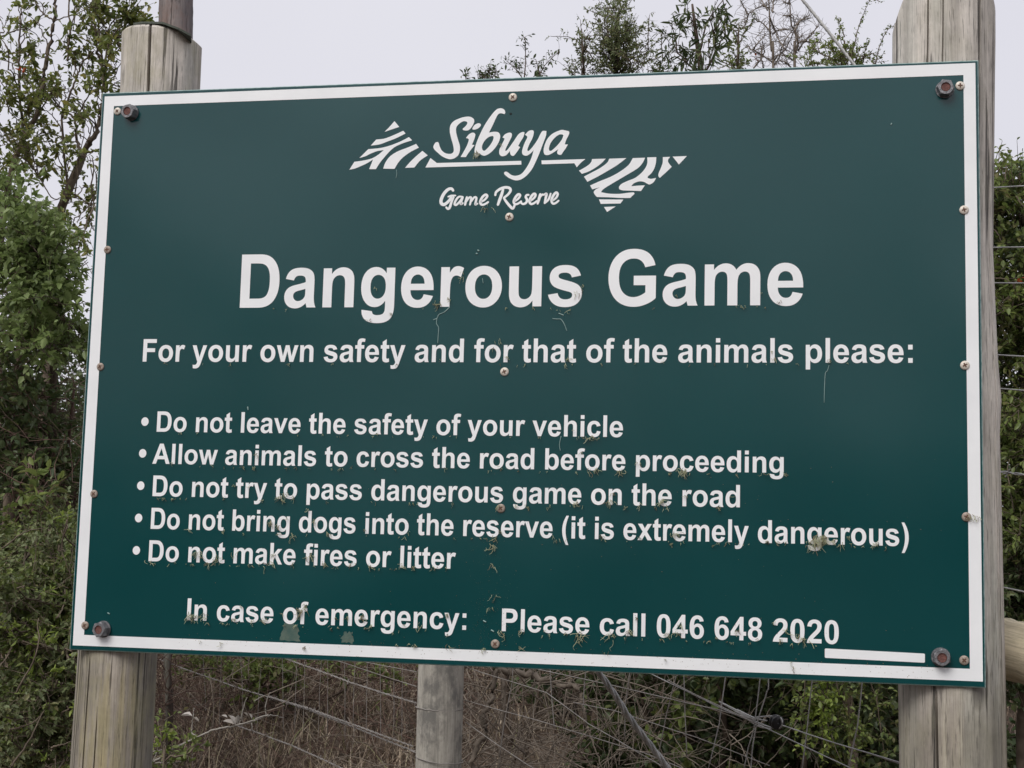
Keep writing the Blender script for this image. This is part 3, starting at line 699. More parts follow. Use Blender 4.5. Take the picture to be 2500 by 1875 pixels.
for p, r in (([(1098, 750), (1085, 762), (1072, 768), (1067, 777), (1058, 781)], .0007), ([(1067, 777), (1066, 790), (1071, 800), (1070, 820), (1069, 838)], .0006),
             ([(1349, 778), (1360, 779), (1370, 780), (1378, 792), (1384, 808)], .0006), ([(2024, 892), (2020, 905), (2015, 912), (2013, 945), (2012, 983)], .0005),
             ([(1364, 765), (1372, 768), (1376, 770)], .0009), ([(1166, 611), (1170, 613)], .0016), ([(1162, 619), (1166, 620)], .0014), ([(605, 993), (606, 1001)], .0011),
             ([(2177, 301), (2175, 305)], .001), ([(263, 1496), (268, 1499)], .0012), ([(1180, 1515), (1187, 1519)], .0012), ([(1199, 1538), (1206, 1542)], .0012),
             ([(968, 415), (969, 425), (967, 435)], .0005), ([(1178, 680), (1180, 692)], .0005), ([(1370, 1065), (1366, 1085), (1368, 1100)], .0005)):
    tr = Tubes(4); board_line(p, r, T_=tr)
    link('dried_trace', tr.mesh('dried_trace'), MAT['scratch'], panel)

# ---- dried creeper rootlets clinging to the letters
CL = [(1165, 372, 18, 14), (1223, 352, 8, 3), (1190, 505, 22, 8), (1068, 742, 20, 9), (1095, 730, 14, 5), (918, 705, 8, 3), (955, 765, 10, 5), (905, 780, 12, 3), (1133, 675, 18, 3),
 (1395, 755, 20, 3), (1362, 757, 10, 2), (1420, 700, 18, 4), (1408, 715, 20, 4), (1805, 748, 16, 4), (1650, 722, 8, 4), (1858, 715, 8, 2), (1905, 735, 10, 3), (1130, 665, 8, 2),
 (1885, 858, 10, 3), (1890, 875, 14, 5), (2022, 880, 12, 6), (2067, 886, 6, 2), (2155, 885, 6, 2), (1388, 875, 14, 7), (1380, 890, 16, 4), (1240, 872, 10, 5), (1075, 880, 8, 3), (970, 890, 10, 3), (1620, 880, 8, 3),
 (1215, 830, 18, 4), (1205, 850, 12, 3), (485, 1058, 6, 2), (1442, 1066, 22, 10), (1478, 1068, 6, 2), (1400, 1050, 8, 3), (1060, 1065, 8, 3), (920, 1062, 12, 4), (1100, 1065, 8, 2), (790, 1060, 8, 3),
 (1440, 1148, 18, 4), (1460, 1146, 14, 8), (1515, 1150, 18, 12), (1635, 1155, 9, 5), (1668, 1150, 24, 26), (1797, 1155, 14, 3), (1866, 1156, 12, 3), (1913, 1155, 18, 4), (1420, 1105, 10, 3), (1560, 1130, 12, 5),
 (630, 1110, 14, 4), (424, 1130, 10, 3), (1090, 1142, 10, 4), (1222, 1142, 10, 4), (860, 1140, 10, 3),
 (692, 1210, 26, 14), (718, 1212, 14, 5), (751, 1240, 14, 4), (486, 1185, 6, 2), (575, 1186, 12, 4), (610, 1190, 10, 3), (547, 1212, 8, 2), (1405, 1225, 16, 8), (1488, 1225, 18, 12), (1496, 1205, 12, 5), (1560, 1232, 18, 3), (1615, 1222, 22, 14),
 (1625, 1240, 18, 3), (1753, 1238, 14, 6), (1785, 1212, 8, 5), (1674, 1212, 8, 5), (1220, 1235, 14, 8), (1290, 1238, 12, 5), (1105, 1230, 8, 4), (1340, 1236, 12, 4),
 (463, 1292, 14, 4), (548, 1295, 12, 3), (662, 1275, 16, 14), (682, 1284, 14, 6), (712, 1305, 24, 7), (700, 1265, 8, 4), (770, 1270, 18, 5), (800, 1300, 12, 4), (1993, 1318, 40, 44), (2010, 1310, 22, 26), (2045, 1328, 24, 4), (2035, 1320, 14, 8), (1873, 1322, 12, 6),
 (1895, 1322, 12, 5), (1918, 1323, 12, 4), (1975, 1322, 12, 4), (2072, 1310, 14, 5), (2082, 1328, 12, 3), (2140, 1325, 18, 7), (1470, 1308, 12, 6), (1650, 1300, 24, 12), (1560, 1312, 10, 4), (1640, 1325, 12, 4), (1740, 1330, 10, 4), (1222, 1296, 10, 5), (890, 1295, 10, 3), (1000, 1300, 10, 4), (1350, 1308, 10, 3),
 (366, 1371, 16, 3), (427, 1374, 8, 2), (482, 1350, 22, 12), (510, 1374, 18, 5), (530, 1365, 26, 9), (576, 1350, 20, 3), (611, 1378, 10, 3), (640, 1376, 22, 3), (662, 1376, 22, 3), (668, 1350, 18, 5), (718, 1376, 10, 4), (757, 1356, 22, 8), (788, 1376, 20, 8), (768, 1380, 8, 3), (860, 1376, 14, 5), (905, 1380, 16, 6), (980, 1380, 20, 6), (1010, 1382, 14, 5), (1060, 1384, 16, 6), (1090, 1384, 10, 4),
 (466, 1500, 26, 14), (500, 1500, 22, 8), (575, 1512, 12, 9), (590, 1480, 8, 4), (618, 1515, 10, 4), (648, 1512, 14, 9), (690, 1500, 8, 3), (735, 1490, 28, 16), (745, 1478, 14, 8), (885, 1505, 16, 14), (905, 1528, 14, 5), (850, 1505, 14, 5), (820, 1510, 8, 3), (1025, 1532, 26, 4), (1092, 1500, 10, 10), (1093, 1548, 8, 4), (960, 1545, 10, 3), (985, 1525, 8, 3),
 (1228, 1545, 26, 7), (1274, 1540, 18, 6), (1418, 1548, 40, 12), (1488, 1550, 34, 8), (1540, 1540, 20, 8), (1555, 1508, 8, 7), (1380, 1545, 8, 5), (1330, 1540, 8, 4), (1625, 1548, 20, 5), (1655, 1545, 20, 6), (1665, 1525, 18, 6), (1800, 1540, 14, 7), (1850, 1560, 8, 4), (1905, 1562, 12, 8), (1922, 1535, 26, 6), (1890, 1518, 8, 5), (1962, 1560, 42, 6), (1750, 1555, 8, 3), (1950, 1550, 18, 5),
 (1203, 1455, 26, 4), (1202, 1485, 14, 6), (1208, 1312, 18, 6), (1203, 1335, 30, 9), (1205, 1378, 18, 5), (2368, 1262, 20, 9), (2385, 1266, 14, 4),
 (1010, 1576, 12, 7), (1095, 1580, 20, 4), (1180, 1585, 16, 5), (1270, 1583, 20, 5), (1480, 1595, 16, 3), (1625, 1608, 8, 3), (1937, 1620, 20, 3), (970, 1574, 8, 4), (745, 1580, 10, 7), (540, 1570, 12, 3), (490, 1566, 6, 3), (1000, 1572, 6, 3)]
for (x0, y0, x1, y1, n) in ((640, 755, 1900, 750, 10), (400, 888, 2200, 890, 16), (400, 1058, 1500, 1070, 16), (380, 1138, 1880, 1158, 26), (380, 1216, 1790, 1242, 28), (380, 1296, 2190, 1336, 32), (370, 1375, 1100, 1392, 20), (465, 1518, 1130, 1542, 18), (1230, 1546, 2000, 1575, 20)):
    for _ in range(n):
        u = rng.random(); CL.append((x0 + (x1 - x0) * u, y0 + (y1 - y0) * u, rng.uniform(5, 12), int(rng.integers(1, 4))))
ta, tb = Tubes(3), Tubes(3)
for (cx_, cy_, sz, n) in CL:
    for k in range(n):
        x, y = cx_ + rng.normal() * min(sz, 26) * .22, cy_ + rng.normal() * sz * .16
        ln = sz * rng.uniform(.25, 1.0)
        a = rng.normal() * .42
        pts = [(x, y)]
        yy = -.001
        for s in range(4):
            a += rng.normal() * .6; a *= .85
            x += math.sin(a) * ln / 4; y += math.cos(a) * ln / 4
            pts.append((x, y))
        P = bez(pts, 3)
        Q = np.array([(lambda c: (c[0] - BW / 2, 0, c[1] + BZ - SO[2]))(bd(*p)) for p in P])
        Q[:, 1] = -.0012 - np.abs(np.cumsum(rng.normal(size=len(Q)) * .0009)) - rng.uniform(0, .003)
        r = rng.uniform(.0004, .0008)
        (ta if rng.random() < .74 else tb).add(Q, np.linspace(r, r * .5, len(Q)))
link('dried_creeper', ta.mesh('dried_creeper'), MAT['tendril'], panel, kind='stuff')
link('dried_creeper', tb.mesh('dried_creeper'), MAT['tendril_b'], panel, kind='stuff')
# specks of dirt splashed on the lower part
sp = Tubes(5)
for k in range(420):
    x = rng.uniform(430, 2300); y = 1560 + (x - 430) * .043 + rng.normal() * 14 if k % 3 else rng.uniform(1100, 1560)
    c = bd(x, y)
    if not (0.012 < c[0] < BW - .012 and 0.01 < c[1] < BH): continue
    r = rng.uniform(.0003, .0009)
    sp.add([(c[0] - BW / 2, -.0004, c[1] + BZ - SO[2]), (c[0] - BW / 2, -.0012, c[1] + BZ - SO[2])], [r, r * .6])
link('dirt_speck', sp.mesh('dirt_speck'), MAT['tendril_b'], panel, kind='stuff')

sp = Tubes(5)
for k in range(230):      # pale lichen dots in a band down the middle
    c = bd(1195 + rng.normal() * 34, 1580 - abs(rng.normal()) * 130)
    if c[1] < .012: continue
    r = rng.uniform(.0003, .0008)
    sp.add([(c[0] - BW / 2, -.0004, c[1] + BZ - SO[2]), (c[0] - BW / 2, -.0011, c[1] + BZ - SO[2])], [r, r * .6])
link('lichen_speck', sp.mesh('lichen_speck'), MAT['stain'], panel, kind='stuff')

# ---- screws and bolts
def lathe_y(prof, seg, name, mats, cross=None):
    """profile of (radius, y) turned about the Y axis; closes at radius 0"""
    V, F = [], []
    for r, y in prof:
        if r == 0: V.append((0, y, 0)); continue
        for k in range(seg):
            a = 2 * math.pi * (k + .5) / seg
            V.append((r * math.cos(a), y, r * math.sin(a)))
    idx = 0; rows = []
    for r, y in prof:
        rows.append([idx] if r == 0 else list(range(idx, idx + seg))); idx += 1 if r == 0 else seg
    for A, B in zip(rows, rows[1:]):
        for k in range(seg):
            k2 = (k + 1) % seg
            if len(B) == 1: F.append((A[k], A[k2], B[0]))
            else: F.append((A[k], A[k2], B[k2], B[k]))
    me = bpy.data.meshes.new(name); me.from_pydata(V, [], F); me.update()
    me.materials.append(mats)
    return me
head_me = lathe_y([(.0080, 0), (.0080, -.0008), (.0072, -.0018), (.0050, -.0026), (.0030, -.0029), (0, -.0030)], 20, 'screw', MAT['screw'])
for p in head_me.polygons: p.use_smooth = True
head_old = head_me.copy(); head_old.materials.clear(); head_old.materials.append(MAT['screw_dull'])
w, l = .0012, .0040
sv = [(-w, -l), (w, -l), (w, -w), (l, -w), (l, w), (w, w), (w, l), (-w, l), (-w, w), (-l, w), (-l, -w), (-w, -w)]
slot_me = bpy.data.meshes.new('slot')
slot_me.from_pydata([(x, -.00315, z) for x, z in sv] + [(x, -.0024, z) for x, z in sv], [], [tuple(range(12))] + [(i, (i + 12), (i + 1) % 12 + 12, (i + 1) % 12) for i in range(12)])
slot_me.materials.append(MAT['slot'])
SCR = [(287.5, 272), (1252.4, 238), (1243.9, 530), (2343.8, 209.8), (2353.5, 512.8), (2355.6, 892), (2359.4, 1262), (2353.7, 1612), (263, 609.8), (245.6, 895.5), (230, 1205.7), (208.3, 1526.7), (1232, 907.6), (1223, 1241), (1209.3, 1572)]
for (x, y) in SCR:
    c = bd(x, y)
    s = link('screw', head_me if (y < 1150 and x > 275) else head_old, None, sign)
    s.location = (c[0] - BW / 2, -.0007, c[1] + BZ - SO[2]); s.rotation_euler = (0, rng.uniform(0, 1.5), 0)
    s.scale = (1.02,) * 3 if x < 300 else (1.08,) * 3
    q = link('slot', slot_me, None, s)
def hex_nut():
    V, F = [], []
    rows = []
    for r, y, hexa in ((.0172, 0, 0), (.0172, -.002, 0), (.0156, -.002, 1), (.0156, -.0165, 1), (.0136, -.0185, 0), (.0090, -.0185, 0), (.0086, -.0150, 0)):
        row = []
        for k in range(24):
            a = 2 * math.pi * k / 24
            rr = r
            if hexa:
                m_ = ((a + math.pi / 6) % (math.pi / 3)) - math.pi / 6
                rr = r * math.cos(math.pi / 6) / math.cos(abs(m_) - 0 if abs(m_) < math.pi / 6 else math.pi / 6) * 1.04
            row.append(len(V)); V.append((rr * math.cos(a), y, rr * math.sin(a)))
        rows.append(row)
    for A, B in zip(rows, rows[1:]):
        for k in range(24):
            F.append((A[k], A[(k + 1) % 24], B[(k + 1) % 24], B[k]))
    me = bpy.data.meshes.new('nut'); me.from_pydata(V, [], F); me.materials.append(MAT['nut']); me.update()
    return me
nut_me = hex_nut()
thr_me = lathe_y([(.0086, -.014), (.0086, -.0175), (.0080, -.0182), (.0074, -.0168), (0, -.0164)], 24, 'thread', MAT['rust'])
for i, (x, y) in enumerate([(321, 276), (2306.5, 219), (2296.5, 1604), (253.5, 1536)]):
    c = bd(x, y)
    b_ = link('nut', nut_me, None, sign)
    b_.location = (c[0] - BW / 2, -.0003, c[1] + BZ - SO[2]); b_.rotation_euler = (rng.normal() * .05, .3 + i * .35, rng.normal() * .05)
    link('bolt_end', thr_me, None, b_)

# ---- posts
def post(name, rows, ytop, yback, mat, cracks, gz, topshape=None, parent=None, label=None, seg=84, wob=.010, ymid=None):
    """rows: (centre px, py, half width px) down the photograph; cracks: (cos position, half width, depth, z0, z1)"""
    P = []
    for (cx_, py, hw) in rows:
        Y = yback
        for _ in range(4):
            p = at(cx_, py, Y); dep = (p - CAM) @ FWD; r = hw * dep / FPX; Y = (yback + r) if ymid is None else ymid
        P.append((p[0], p[1], at(cx_, py, yback)[2], r))
    P = sorted(P, key=lambda q: q[2]); P = np.array(P)
    z1 = P[-1, 2]
    lo = P[0] + (P[0] - P[1]) * (P[0, 2] - gz) / (P[1, 2] - P[0, 2]); lo[3] = P[0, 3] * 1.02
    P = np.vstack([lo, P])
    nz_ = 130
    zs = np.linspace(gz, z1, nz_)
    X = np.interp(zs, P[:, 2], P[:, 0]); Yc = np.interp(zs, P[:, 2], P[:, 1]); R_ = np.interp(zs, P[:, 2], P[:, 3])
    ths = list(np.linspace(-math.pi, math.pi, seg, endpoint=False))
    cth = []
    for c in cracks:
        th = -math.acos(max(-1, min(1, c[0]))); cth.append(th)
        ths = [t for t in ths if abs(t - th) > 2.4 * c[1] / P[0, 3]]
        w1 = c[1] / P[0, 3]
        ths += [th - 1.5 * w1, th - .72 * w1, th - .5 * w1, th, th + .5 * w1, th + .72 * w1, th + 1.5 * w1]
    ths = np.array(sorted(ths)); n = len(ths)
    V = []
    sd_ = rng.uniform(0, 50)
    for i, z in enumerate(zs):
        for t in ths:
            nn = mnoise.noise(Vector((math.cos(t) * 1.1 + sd_, math.sin(t) * 1.1, z * 1.1)))
            nf = mnoise.noise(Vector((math.cos(t) * 12 + sd_, math.sin(t) * 12, z * 2.2)))
            r = R_[i] * (1 + wob * nn + .006 * nf)
            for c, th in zip(cracks, cth):
                if abs(t - th) < .6 * c[1] / P[0, 3] and c[3] < z < c[4]:
                    k = min(1, (z - c[3]) / .08, (c[4] - z) / .08)
                    r -= c[2] * max(0, k)
            tw = .02 * math.sin(z * 2 + sd_)
            x, y, zz = X[i] + r * math.cos(t + tw), Yc[i] + r * math.sin(t + tw), z
            V.append([x, y, zz])
    V = np.array(V).reshape(nz_, n, 3)
    if topshape is not None:
        V = topshape(V, X, Yc, R_)
    ctr = V[-1].mean(0)
    rings = [V]
    extra = []
    for k, (f_, dz) in enumerate(((.93, .006), (.80, .009), (.4, .010), (.02, .010))):
        e = V[-1].copy()
        e[:, :2] = ctr[:2] + (e[:, :2] - ctr[:2]) * f_
        e[:, 2] = V[-1][:, 2] + dz
        extra.append(e)
    VV = np.concatenate([V.reshape(-1, 3)] + extra) - SO
    nr = nz_ + 4
    i = np.arange(nr - 1)[:, None] * n; j = np.arange(n)[None]; j2 = (j + 1) % n
    Fq = np.stack([i + j, i + j2, i + n + j2, i + n + j], -1).reshape(-1, 4)
    me = np_mesh(name, VV, Fq, 4, True); me.set_sharp_from_angle(angle=math.radians(38))
    o = link(name, me, mat, parent)
    if label: o['label'] = label
    return o

def top_l(V, X, Yc, R_):
    # chopped top: falls to the right, with a worn shoulder on that side
    dx = V[..., 0] - X[:, None]
    zt = V[-1, :, 2].mean()
    lim = zt + .018 - .065 * (dx + R_[-1]) - np.clip(dx / R_[-1] - .76, 0, 1) ** 1.3 * .05
    hi = V[..., 2] > zt - .12
    V[..., 2] = np.where(hi, zt - .12 + (V[..., 2] - zt + .12) * (lim - zt + .12) / .12, V[..., 2])
    V[-1, :, 2] = lim[-1]
    return V
def top_r(V, X, Yc, R_):
    dx = np.abs(V[..., 0] - X[:, None] - .004) / R_[:, None]
    zt = V[-1, :, 2].mean()
    lim = zt - np.clip(dx - .84, 0, 1) ** 1.3 * .42
    V[..., 2] = np.minimum(V[..., 2], lim); V[-1, :, 2] = lim[-1]
    return V
YB = T + .001
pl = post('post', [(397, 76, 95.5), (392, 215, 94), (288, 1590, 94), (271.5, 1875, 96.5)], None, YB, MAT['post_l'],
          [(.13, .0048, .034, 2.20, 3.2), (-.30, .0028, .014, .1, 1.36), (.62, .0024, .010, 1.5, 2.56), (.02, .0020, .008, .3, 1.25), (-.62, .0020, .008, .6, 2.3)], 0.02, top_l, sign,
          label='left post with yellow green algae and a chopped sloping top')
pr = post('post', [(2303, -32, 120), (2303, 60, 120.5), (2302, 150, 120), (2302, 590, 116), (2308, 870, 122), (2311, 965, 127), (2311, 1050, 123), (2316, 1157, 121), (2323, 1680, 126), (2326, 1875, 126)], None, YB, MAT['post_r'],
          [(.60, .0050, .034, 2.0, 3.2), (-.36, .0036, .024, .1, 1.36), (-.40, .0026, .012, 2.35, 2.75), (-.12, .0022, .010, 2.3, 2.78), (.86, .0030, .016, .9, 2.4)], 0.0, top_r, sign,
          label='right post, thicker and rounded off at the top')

# bitumen cap on the left post and the dark pole standing on it
def cap_mesh():
    p1 = [at(x, y, YB + dy) for x, y, dy in ((327, 66, .02), (345, 60, .010), (396, 61, .006), (436, 74, .010), (466, 92, .02))]
    p2 = [np.array([p[0] - .048, p[1] + .115, p[2] + .004]) for p in p1]
    rows = []
    for k in np.linspace(0, 1, 5):
        for a, b2 in zip(p1, p2):
            q = a * (1 - k) + b2 * k; q = q + np.array([rng.normal() * .0015, 0, rng.normal() * .0015 + .003])
            rows.append(q)
    A = np.array(rows) - SO; B = A + np.array([0, 0, .0045])
    V = np.concatenate([A, B]); F = []
    for r in range(4):
        for c in range(4):
            a = r * 5 + c
            F.append((a, a + 5, a + 6, a + 1)); F.append((25 + a, 26 + a, 31 + a, 30 + a))
    per = [0, 1, 2, 3, 4, 9, 14, 19, 24, 23, 22, 21, 20, 15, 10, 5]
    for a, b2 in zip(per, per[1:] + per[:1]): F.append((a, b2, b2 + 25, a + 25))
    me = bpy.data.meshes.new('cap'); me.from_pydata([tuple(v) for v in V], [], F); me.update(); return me
link('cap', cap_mesh(), MAT['felt'], pl)
pb = at(430, 96, YB + .085)
tb_ = Tubes(28)
topz = at(432, -260, YB + .085)
tb_.add(np.linspace(pb + np.array([0, 0, -.02]), topz, 26) - SO, np.full(26, 41 * ((pb - CAM) @ FWD) / FPX) * (1 + .01 * rng.normal(size=26)))
link('extension_pole', tb_.mesh('extension_pole'), MAT['pole'], sign, label='thinner dark pole standing on the left post')

# ================================================================== THE FENCE
fence = empty('wire_fence', (0, 0, 0), label='rusting wire fence with barbed strands and a split grey post running behind the sign', category='fence')
def fl(pts, off=0.0, n=5, amp=.004):
    P = [fpt(x, y, off) for x, y in pts]
    out = [P[0][None]]
    for a, b_ in zip(P, P[1:]):
        out.append(wander(a, b_, n, amp)[1:])
    return np.concatenate(out)
def extend(pts, left=None, right=None):
    """carry a strand on in a straight line, in photograph units"""
    pts = list(pts)
    (x0, y0), (x1, y1) = pts[0], pts[1]
    if left is not None: pts.insert(0, (left, y0 + (left - x0) * (y1 - y0) / (x1 - x0) * .8))
    (x0, y0), (x1, y1) = pts[-2], pts[-1]
    if right is not None: pts.append((right, y1 + (right - x1) * (y1 - y0) / (x1 - x0)))
    return pts
def barbed(t, P, step=.11, r=.0017):
    """two twisted wires with four-point barbs"""
    seg = np.linalg.norm(np.diff(P, axis=0), axis=1); s = np.concatenate([[0], np.cumsum(seg)])
    n = int(s[-1] / .012); ss = np.linspace(0, s[-1], n)
    Q = np.stack([np.interp(ss, s, P[:, k]) for k in range(3)], 1)
    d = (P[-1] - P[0]) / np.linalg.norm(P[-1] - P[0]); u = np.cross(d, [0, 0, 1]); u /= np.linalg.norm(u); v = np.cross(d, u)
    for ph in (0, math.pi):
        a = ss * 2 * math.pi / .06 + ph
        t.add(Q + (u * np.cos(a)[:, None] + v * np.sin(a)[:, None]) * r * 1.1, r, 3)
    for k in np.arange(.05, s[-1], step):
        c = np.array([np.interp(k, s, P[:, j]) for j in range(3)])
        for _ in range(3):
            w_ = rng.normal(size=3); w_ /= np.linalg.norm(w_)
            t.add([c - w_ * .011, c + w_ * .011], [.0006, .0012], 3)
def strand(pts, r=.0014, barb=False, off=0.0, mat='wire_old'):
    t = Tubes(5)
    P = fl(pts, off)
    if barb: barbed(t, P)
    else: t.add(P, r)
    link('strand', t.mesh('strand'), MAT[mat], fence)
# strands seen right of the sign, each carried on behind it to the grey post
def run(y, sl, r, barb=False, mat='wire'):
    """a strand along the whole fence: corner post, line post, end post"""
    p = fpt(2445, y); q = fpt(2500, y + 55 * sl)
    s1 = np.linalg.norm((q - p)[:2]); k = (q[2] - p[2]) / s1
    k = max(-.14, min(-.04, k)); e = (q - p)[:2] / s1
    sR = ((fpt(2760, 1300) - p)[:2]) @ e; sM = ((fpt(1073, 1300) - p)[:2]) @ e; sL = ((fpt(300, 1300) - p)[:2]) @ e
    pts = [np.array([p[0] + e[0] * s, p[1] + e[1] * s, p[2] + k * s]) for s in (sL, sM, 0, sR)]
    P = np.concatenate([wander(pts[0], pts[1], 6, .002), wander(pts[1], pts[2], 8, .002)[1:], wander(pts[2], pts[3], 4, .002)[1:]])
    t = Tubes(5)
    if barb: barbed(t, P)
    else: t.add(P, r)
    link('strand', t.mesh('strand'), MAT[mat], fence)
for y, sl in ((457, .05), (604, .05), (691, .09), (867, .08), (949, .12), (1000 + 40, .12)):
    if y != 1040: run(y, sl, .0016)
run(1152, .17, .0017, True)
run(1433, .28, .0018)
strand([(1279, 1627), (1498, 1674), (1746, 1731), (1846, 1757)], .0015)
strand([(1911, 1771), (2035, 1813), (2198, 1862), (2455, 1740 + 210), (2760, 2065)], .0017, mat='wire')
strand([(1480, 1600), (1587, 1644), (1746, 1722), (1850, 1768), (1955, 1818), (2070, 1872), (2300, 1990)], .0016, mat='wire', barb=False)
strand([(1630, 1660), (1700, 1697), (1850, 1768)], .0014, off=.004)
strand([(1133, 1627), (1334, 1691), (1438, 1768), (1577, 1848), (1680, 1905)], .0015)
strand([(1133, 1709), (1334, 1765), (1572, 1838), (1700, 1890)], .0014)
strand([(1137, 1763), (1214, 1818), (1289, 1868), (1400, 1930)], .0014)
strand([(1400, 1715), (1500, 1735), (1700, 1800), (1880, 1870)], .0013)
strand([(2100, 1832), (2200, 1866), (2455, 1960)], .0014)
# left of the grey post
strand(extend([(695, 1607), (858, 1667), (1017, 1717)], 250), .0016, barb=True)
strand(extend([(407, 1616), (583, 1680), (656, 1702), (751, 1732), (1013, 1835)], 200), .0016, barb=True)
strand([(656, 1700), (751, 1728), (1008, 1822)], .0014, barb=True, off=.01)
strand([(575, 1770), (708, 1818), (833, 1875), (950, 1925)], .0015, barb=True)
strand(extend([(833, 1616), (1017, 1676)], 300), .0013)
strand(extend([(690, 1570), (1017, 1640)], 300), .0013)
# upright stays of the netting
def stay(pts, r=.0012, mat='wire_old', top=700):
    (x0, y0), (x1, y1) = pts[0], pts[1]
    pts = [(x0 + (x0 - x1) / (y1 - y0) * 300 * .4, y0 - 300)] + list(pts)
    t = Tubes(4); t.add(fl(pts, -.003, 5, .008), r)
    link('stay_wire', t.mesh('stay_wire'), MAT[mat], fence)
for zx in (455, 560, 670, 790, 905, 990, 1035, 1130, 1165, 1260, 1320, 1390, 1460, 1540, 1590):
    x = 300 + zx * .4295; j = rng.normal() * 3
    stay([(x, 1600), (x - 2 + j, 1690), (x - 4 + j * 1.5, 1770 + rng.uniform(0, 50))], .0009)
for a, b_, c, d in ((665, 275, 650, 480), (880, 285, 855, 610), (1110, 295, 1020, 690), (1145, 295, 1160, 700), (1350, 305, 1265, 760), (1775, 325, 1725, 770), (2020, 335, 1950, 770), (1490, 560, 1440, 760), (300, 350, 240, 700), (490, 300, 510, 560)):
    A = (1100 + a * .4973, 1500 + b_ * .4973)
    B = (1100 + c * .4973, 1500 + d * .4973)
    mid = ((A[0] + B[0]) / 2 + rng.normal() * 3, (A[1] + B[1]) / 2)
    stay([A, mid, B], .0014, 'wire' if a > 1300 else 'wire_old')
t = Tubes(4); t.add(bez([fpt(*p, -.003) for p in ((1870, 1400), (1876, 1655), (1872, 1690), (1850, 1760), (1838, 1820), (1832, 1890))], 6), .0015)
link('stay_wire', t.mesh('stay_wire'), MAT['wire'], fence)
# black strain insulator held by a doubled wire
ic_ = fpt(1896, 1763, -.012); dpt = (ic_ - CAM) @ FWD; px1 = dpt / FPX
def reel():
    seg = 28; prof = [(3, -9), (15, -9), (17.5, -7), (17.5, -3.5), (11, -2), (11, 2), (17.5, 3.5), (17.5, 7), (15, 9), (3, 9), (3, -9)]
    V, F = [], []
    for r, h in prof:
        for k in range(seg):
            a = 2 * math.pi * k / seg
            V.append((r * px1 * math.cos(a), h * px1, r * px1 * math.sin(a)))
    for i in range(len(prof) - 1):
        for k in range(seg):
            F.append((i * seg + k, i * seg + (k + 1) % seg, (i + 1) * seg + (k + 1) % seg, (i + 1) * seg + k))
    me = bpy.data.meshes.new('insulator'); me.from_pydata(V, [], F)
    for p in me.polygons: p.use_smooth = True
    me.update(); return me
io = link('insulator', reel(), MAT['plastic'], fence, label='black reel insulator held by a doubled wire')
io.location = tuple(ic_); io.rotation_euler = (.15, .0, .55)
t = Tubes(6)
for pts in ([(1756, 1713), (1800, 1735), (1838, 1757), (1852, 1768)], [(1762, 1716), (1810, 1745), (1850, 1772), (1884, 1780)], [(1836, 1755), (1850, 1751), (1895, 1748), (1905, 1752), (1910, 1765), (1905, 1776), (1890, 1778), (1850, 1764), (1800, 1738)], [(1800, 1733), (1840, 1752), (1872, 1760)]):
    t.add(bez([fpt(*p, -.014) for p in pts], 6), .0022)
link('tie_wire', t.mesh('tie_wire'), MAT['wire'], fence)
# grey fence post with wire ties
def fence_post(pxb, pxt, hw, ztop, off, ties, pyb=1875, pyt=1640):
    base = fpt(pxb, pyb, off); depth = (base - CAM) @ FWD
    r = hw * depth / FPX
    X0 = fpt(pxb, pyb, off); X1 = fpt(pxt, pyt, off)
    dirv = (X1 - X0) / (X1[2] - X0[2])
    gz = float(ground_z(X0[0], X0[1])) - .05
    zs = np.linspace(gz, ztop, 90)
    seg = 72; V = []; sd_ = rng.uniform(0, 40)
    for z in zs:
        c = X0 + dirv * (z - X0[2]) * np.array([1, 0, 0]) * 1.0
        for k in range(seg):
            a = 2 * math.pi * k / seg
            nn = mnoise.noise(Vector((math.cos(a) * 1.3 + sd_, math.sin(a) * 1.3, z)))
            nf = mnoise.noise(Vector((math.cos(a) * 11 + sd_, math.sin(a) * 11, z * 3)))
            rr = r * (1 + .012 * nn + .010 * nf)
            V.append((c[0] + rr * math.cos(a), c[1] + rr * math.sin(a), z))
    top = len(V); V.append((c[0], c[1], ztop + .01))
    F = [(i * seg + k, i * seg + (k + 1) % seg, (i + 1) * seg + (k + 1) % seg, (i + 1) * seg + k) for i in range(89) for k in range(seg)]
    F += [(89 * seg + k, 89 * seg + (k + 1) % seg, top) for k in range(seg)]
    me = bpy.data.meshes.new('fence_post'); me.from_pydata(V, [], F)
    for p in me.polygons: p.use_smooth = True
    me.update()
    o = link('fence_post', me, MAT['post_f'], fence)
    for py, tilt in ties:
        p = fpt(pxb + 3, py, off); t = Tubes(6)
        ring = [(p[0] + (r + .002) * math.cos(a), p[1] + (r + .002) * math.sin(a), p[2] + tilt * -math.cos(a) * r * 1.2 + rng.normal() * .001) for a in np.linspace(-math.pi - .4, math.pi * .9, 40)]
        t.add(ring, .0017)
        t.add(wander(ring[0], np.array(ring[0]) + np.array([-.03, -.01, .012]), 4, .1), .0015)
        link('wire_tie', t.mesh('wire_tie'), MAT['wire_old'], o)
fence_post(1070, 1077, 56, 2.25, .078, ((1728, .02), (1853, .08)))
fence_post(300, 300, 42, 2.5, .078, ())
fence_post(2765, 2765, 92, 2.05, .05, ((1433 + 90, .0),))

